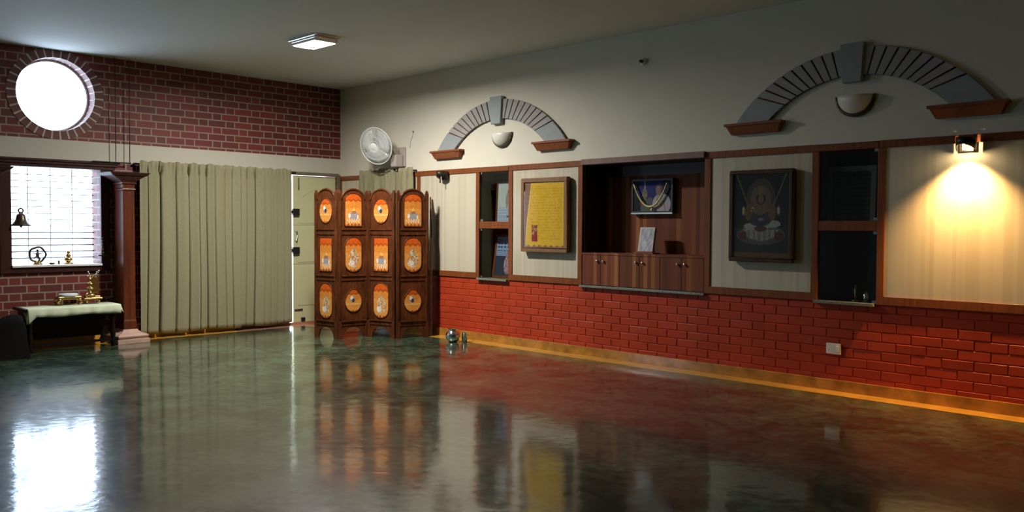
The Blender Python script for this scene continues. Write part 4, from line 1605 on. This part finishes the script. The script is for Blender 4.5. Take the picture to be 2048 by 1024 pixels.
def outline(kind, w_, h_, n_=56):
    pts = []
    for k in range(n_):
        a = 2 * PI * k / n_
        c_, s_ = math.cos(a), math.sin(a)
        lo, hi = 0.0, 1.6
        for _ in range(18):
            mid = (lo + hi) / 2
            u, v = c_ * mid, 0.5 + s_ * mid * 0.5
            ok = abs(u) <= 1 and 0 <= v <= 1 and inset_shape(kind, u, v)
            lo, hi = (mid, hi) if ok else (lo, mid)
        pts.append((c_ * lo * w_ / 2, (0.5 + s_ * lo * 0.5) * h_))
    return pts


def leaf(W_, kind):
    """one hinged leaf, local x 0..W, front -y"""
    e = bpy.data.objects.new('screen_leaf', None)
    e.empty_display_size = 0.05
    COL.objects.link(e)
    e.parent = fs_t
    posts = []
    for x0 in (0.0, W_ - 0.040):
        m = MB()
        posts.append(m)
        m.box(x0, x0 + 0.040, -0.016, 0.016, 0.0, 1.70)
        m.add([(x0, -0.016, 1.70), (x0 + 0.04, -0.016, 1.70), (x0 + 0.04, 0.016, 1.70), (x0, 0.016, 1.70),
               (x0 + 0.012, -0.010, 1.74), (x0 + 0.028, -0.010, 1.74), (x0 + 0.028, 0.010, 1.74), (x0 + 0.012, 0.010, 1.74)],
              [(4, 5, 6, 7), (0, 1, 5, 4), (1, 2, 6, 5), (2, 3, 7, 6), (3, 0, 4, 7)])
        m.tube([(x0 + 0.020, -0.018, 0.22), (x0 + 0.020, -0.018, 1.60)], 0.007, 8)
    rails = []
    a, b = 0.040, W_ - 0.040
    for z0_, z1_ in ((0.145, 0.20), (0.675, 0.735), (1.215, 1.28)):
        rail = MB().box(a, b, -0.014, 0.014, z0_, z1_)
        rails.append(rail)
        rail.box(a, b, -0.024, -0.010, z1_ - 0.010, z1_ + 0.006)
    # skirt with a rounded opening
    n_ = 14
    top = 0.150
    mid, rx = (a + b) / 2, (b - a) / 2 - 0.03
    skp = MB()
    for k in range(n_):
        x0_ = a + (b - a) * k / n_
        x1_ = a + (b - a) * (k + 1) / n_

        def arcz(x):
            d_ = abs((x - mid) / rx)
            return 0.0 if d_ >= 1 else 0.125 * math.sqrt(1 - d_ ** 2.4)
        skp.add([(x0_, -0.008, arcz(x0_)), (x1_, -0.008, arcz(x1_)), (x1_, -0.008, top), (x0_, -0.008, top),
                 (x0_, 0.008, arcz(x0_)), (x1_, 0.008, arcz(x1_)), (x1_, 0.008, top), (x0_, 0.008, top)],
                [(0, 1, 2, 3), (7, 6, 5, 4), (0, 4, 5, 1)])
    # boards between the rails, arched top board
    brds = [MB().box(a, b, -0.006, 0.006, 0.20, 0.675), MB().box(a, b, -0.006, 0.006, 0.735, 1.215)]
    brd = MB()
    brds.append(brd)
    pts = [(a, 1.28), (b, 1.28)]
    for k in range(19):
        an = PI * k / 18
        pts.append((mid + (b - a) / 2 * math.cos(an), 1.625 + 0.125 * math.sin(an)))
    brd.prism_y(pts, -0.006, 0.006)
    crest = MB()
    cp_ = [(mid + ((b - a) / 2 - 0.004) * math.cos(PI * k / 18), -0.004, 1.625 + 0.125 * math.sin(PI * k / 18)) for k in range(19)]
    crest.tube(cp_, 0.013, 8)
    if kind == 'A':
        spec = [('oval', 1.355, 0.28, 'head'), ('rect', 0.785, 0.395, 'elephant'), ('stadium', 0.235, 0.405, 'procession')]
    else:
        spec = [('arched', 1.32, 0.375, 'elephant'), ('stadium', 0.785, 0.395, 'procession'), ('round', 0.31, 0.26, 'head')]
    for m in posts:
        m.build('post', scr_w, e, bevel=0.002)
    for m in rails:
        m.build('rail', scr_w, e, bevel=0.002)
    skp.build('foot_skirt', scr_w, e)
    for m in brds:
        m.build('board', scr_w, e)
    crest.build('crest', scr_w, e)
    for k, (kd, z0_, hh, sc) in enumerate(spec):
        fn = inset_fn(kd, k + (3 if kind == 'B' else 0), sc)
        make_painting('painted_inset', SW, hh, fn, 40, int(40 * hh / SW), paint, e, (mid, -0.010, z0_))
        ol = outline(kd, SW + 0.012, hh + 0.012)
        MB().tube([(mid + x, -0.009, z0_ - 0.006 + z) for x, z in ol], 0.0055, 6, closed=True).build('inset_moulding', scr_w, e)
    return e


knots = [(1.215, -1.167), (1.613, -1.115), (1.650, -0.715), (2.055, -0.600), (2.168, -0.215)]
src = {}
for i in range(4):
    (xa, ya), (xb, yb) = knots[i], knots[i + 1]
    L_ = math.hypot(xb - xa, yb - ya)
    kd = 'A' if i % 2 == 0 else 'B'
    if kd not in src:
        e = leaf(0.400, kd)
        src[kd] = e
    else:
        s_e = src[kd]
        e = s_e.copy()
        COL.objects.link(e)
        e.parent = fs_t
        for chd in list(s_e.children):
            c_ = chd.copy()
            COL.objects.link(c_)
            c_.parent = e
    e.location = (xa - 1.215, ya + 1.167, 0)
    e.rotation_euler = (0, 0, math.atan2(yb - ya, xb - xa))
# tapering end leaf seen almost edge on
xa, ya = 2.176, -0.175
xb, yb = 2.000, -0.045
ang = math.atan2(yb - ya, xb - xa)
L_ = math.hypot(xb - xa, yb - ya)
el = MB().prism_y([(0, 0.0), (L_, 0.0), (L_, 1.675), (L_ - 0.02, 1.675), (L_ * .62, 1.52), (L_ * .30, 1.36), (0.0, 1.15)], -0.009, 0.009)
el.build('end_leaf', scr_w, fs_t, loc=(xa - 1.215, ya + 1.167, 0), rot=(0, 0, ang))
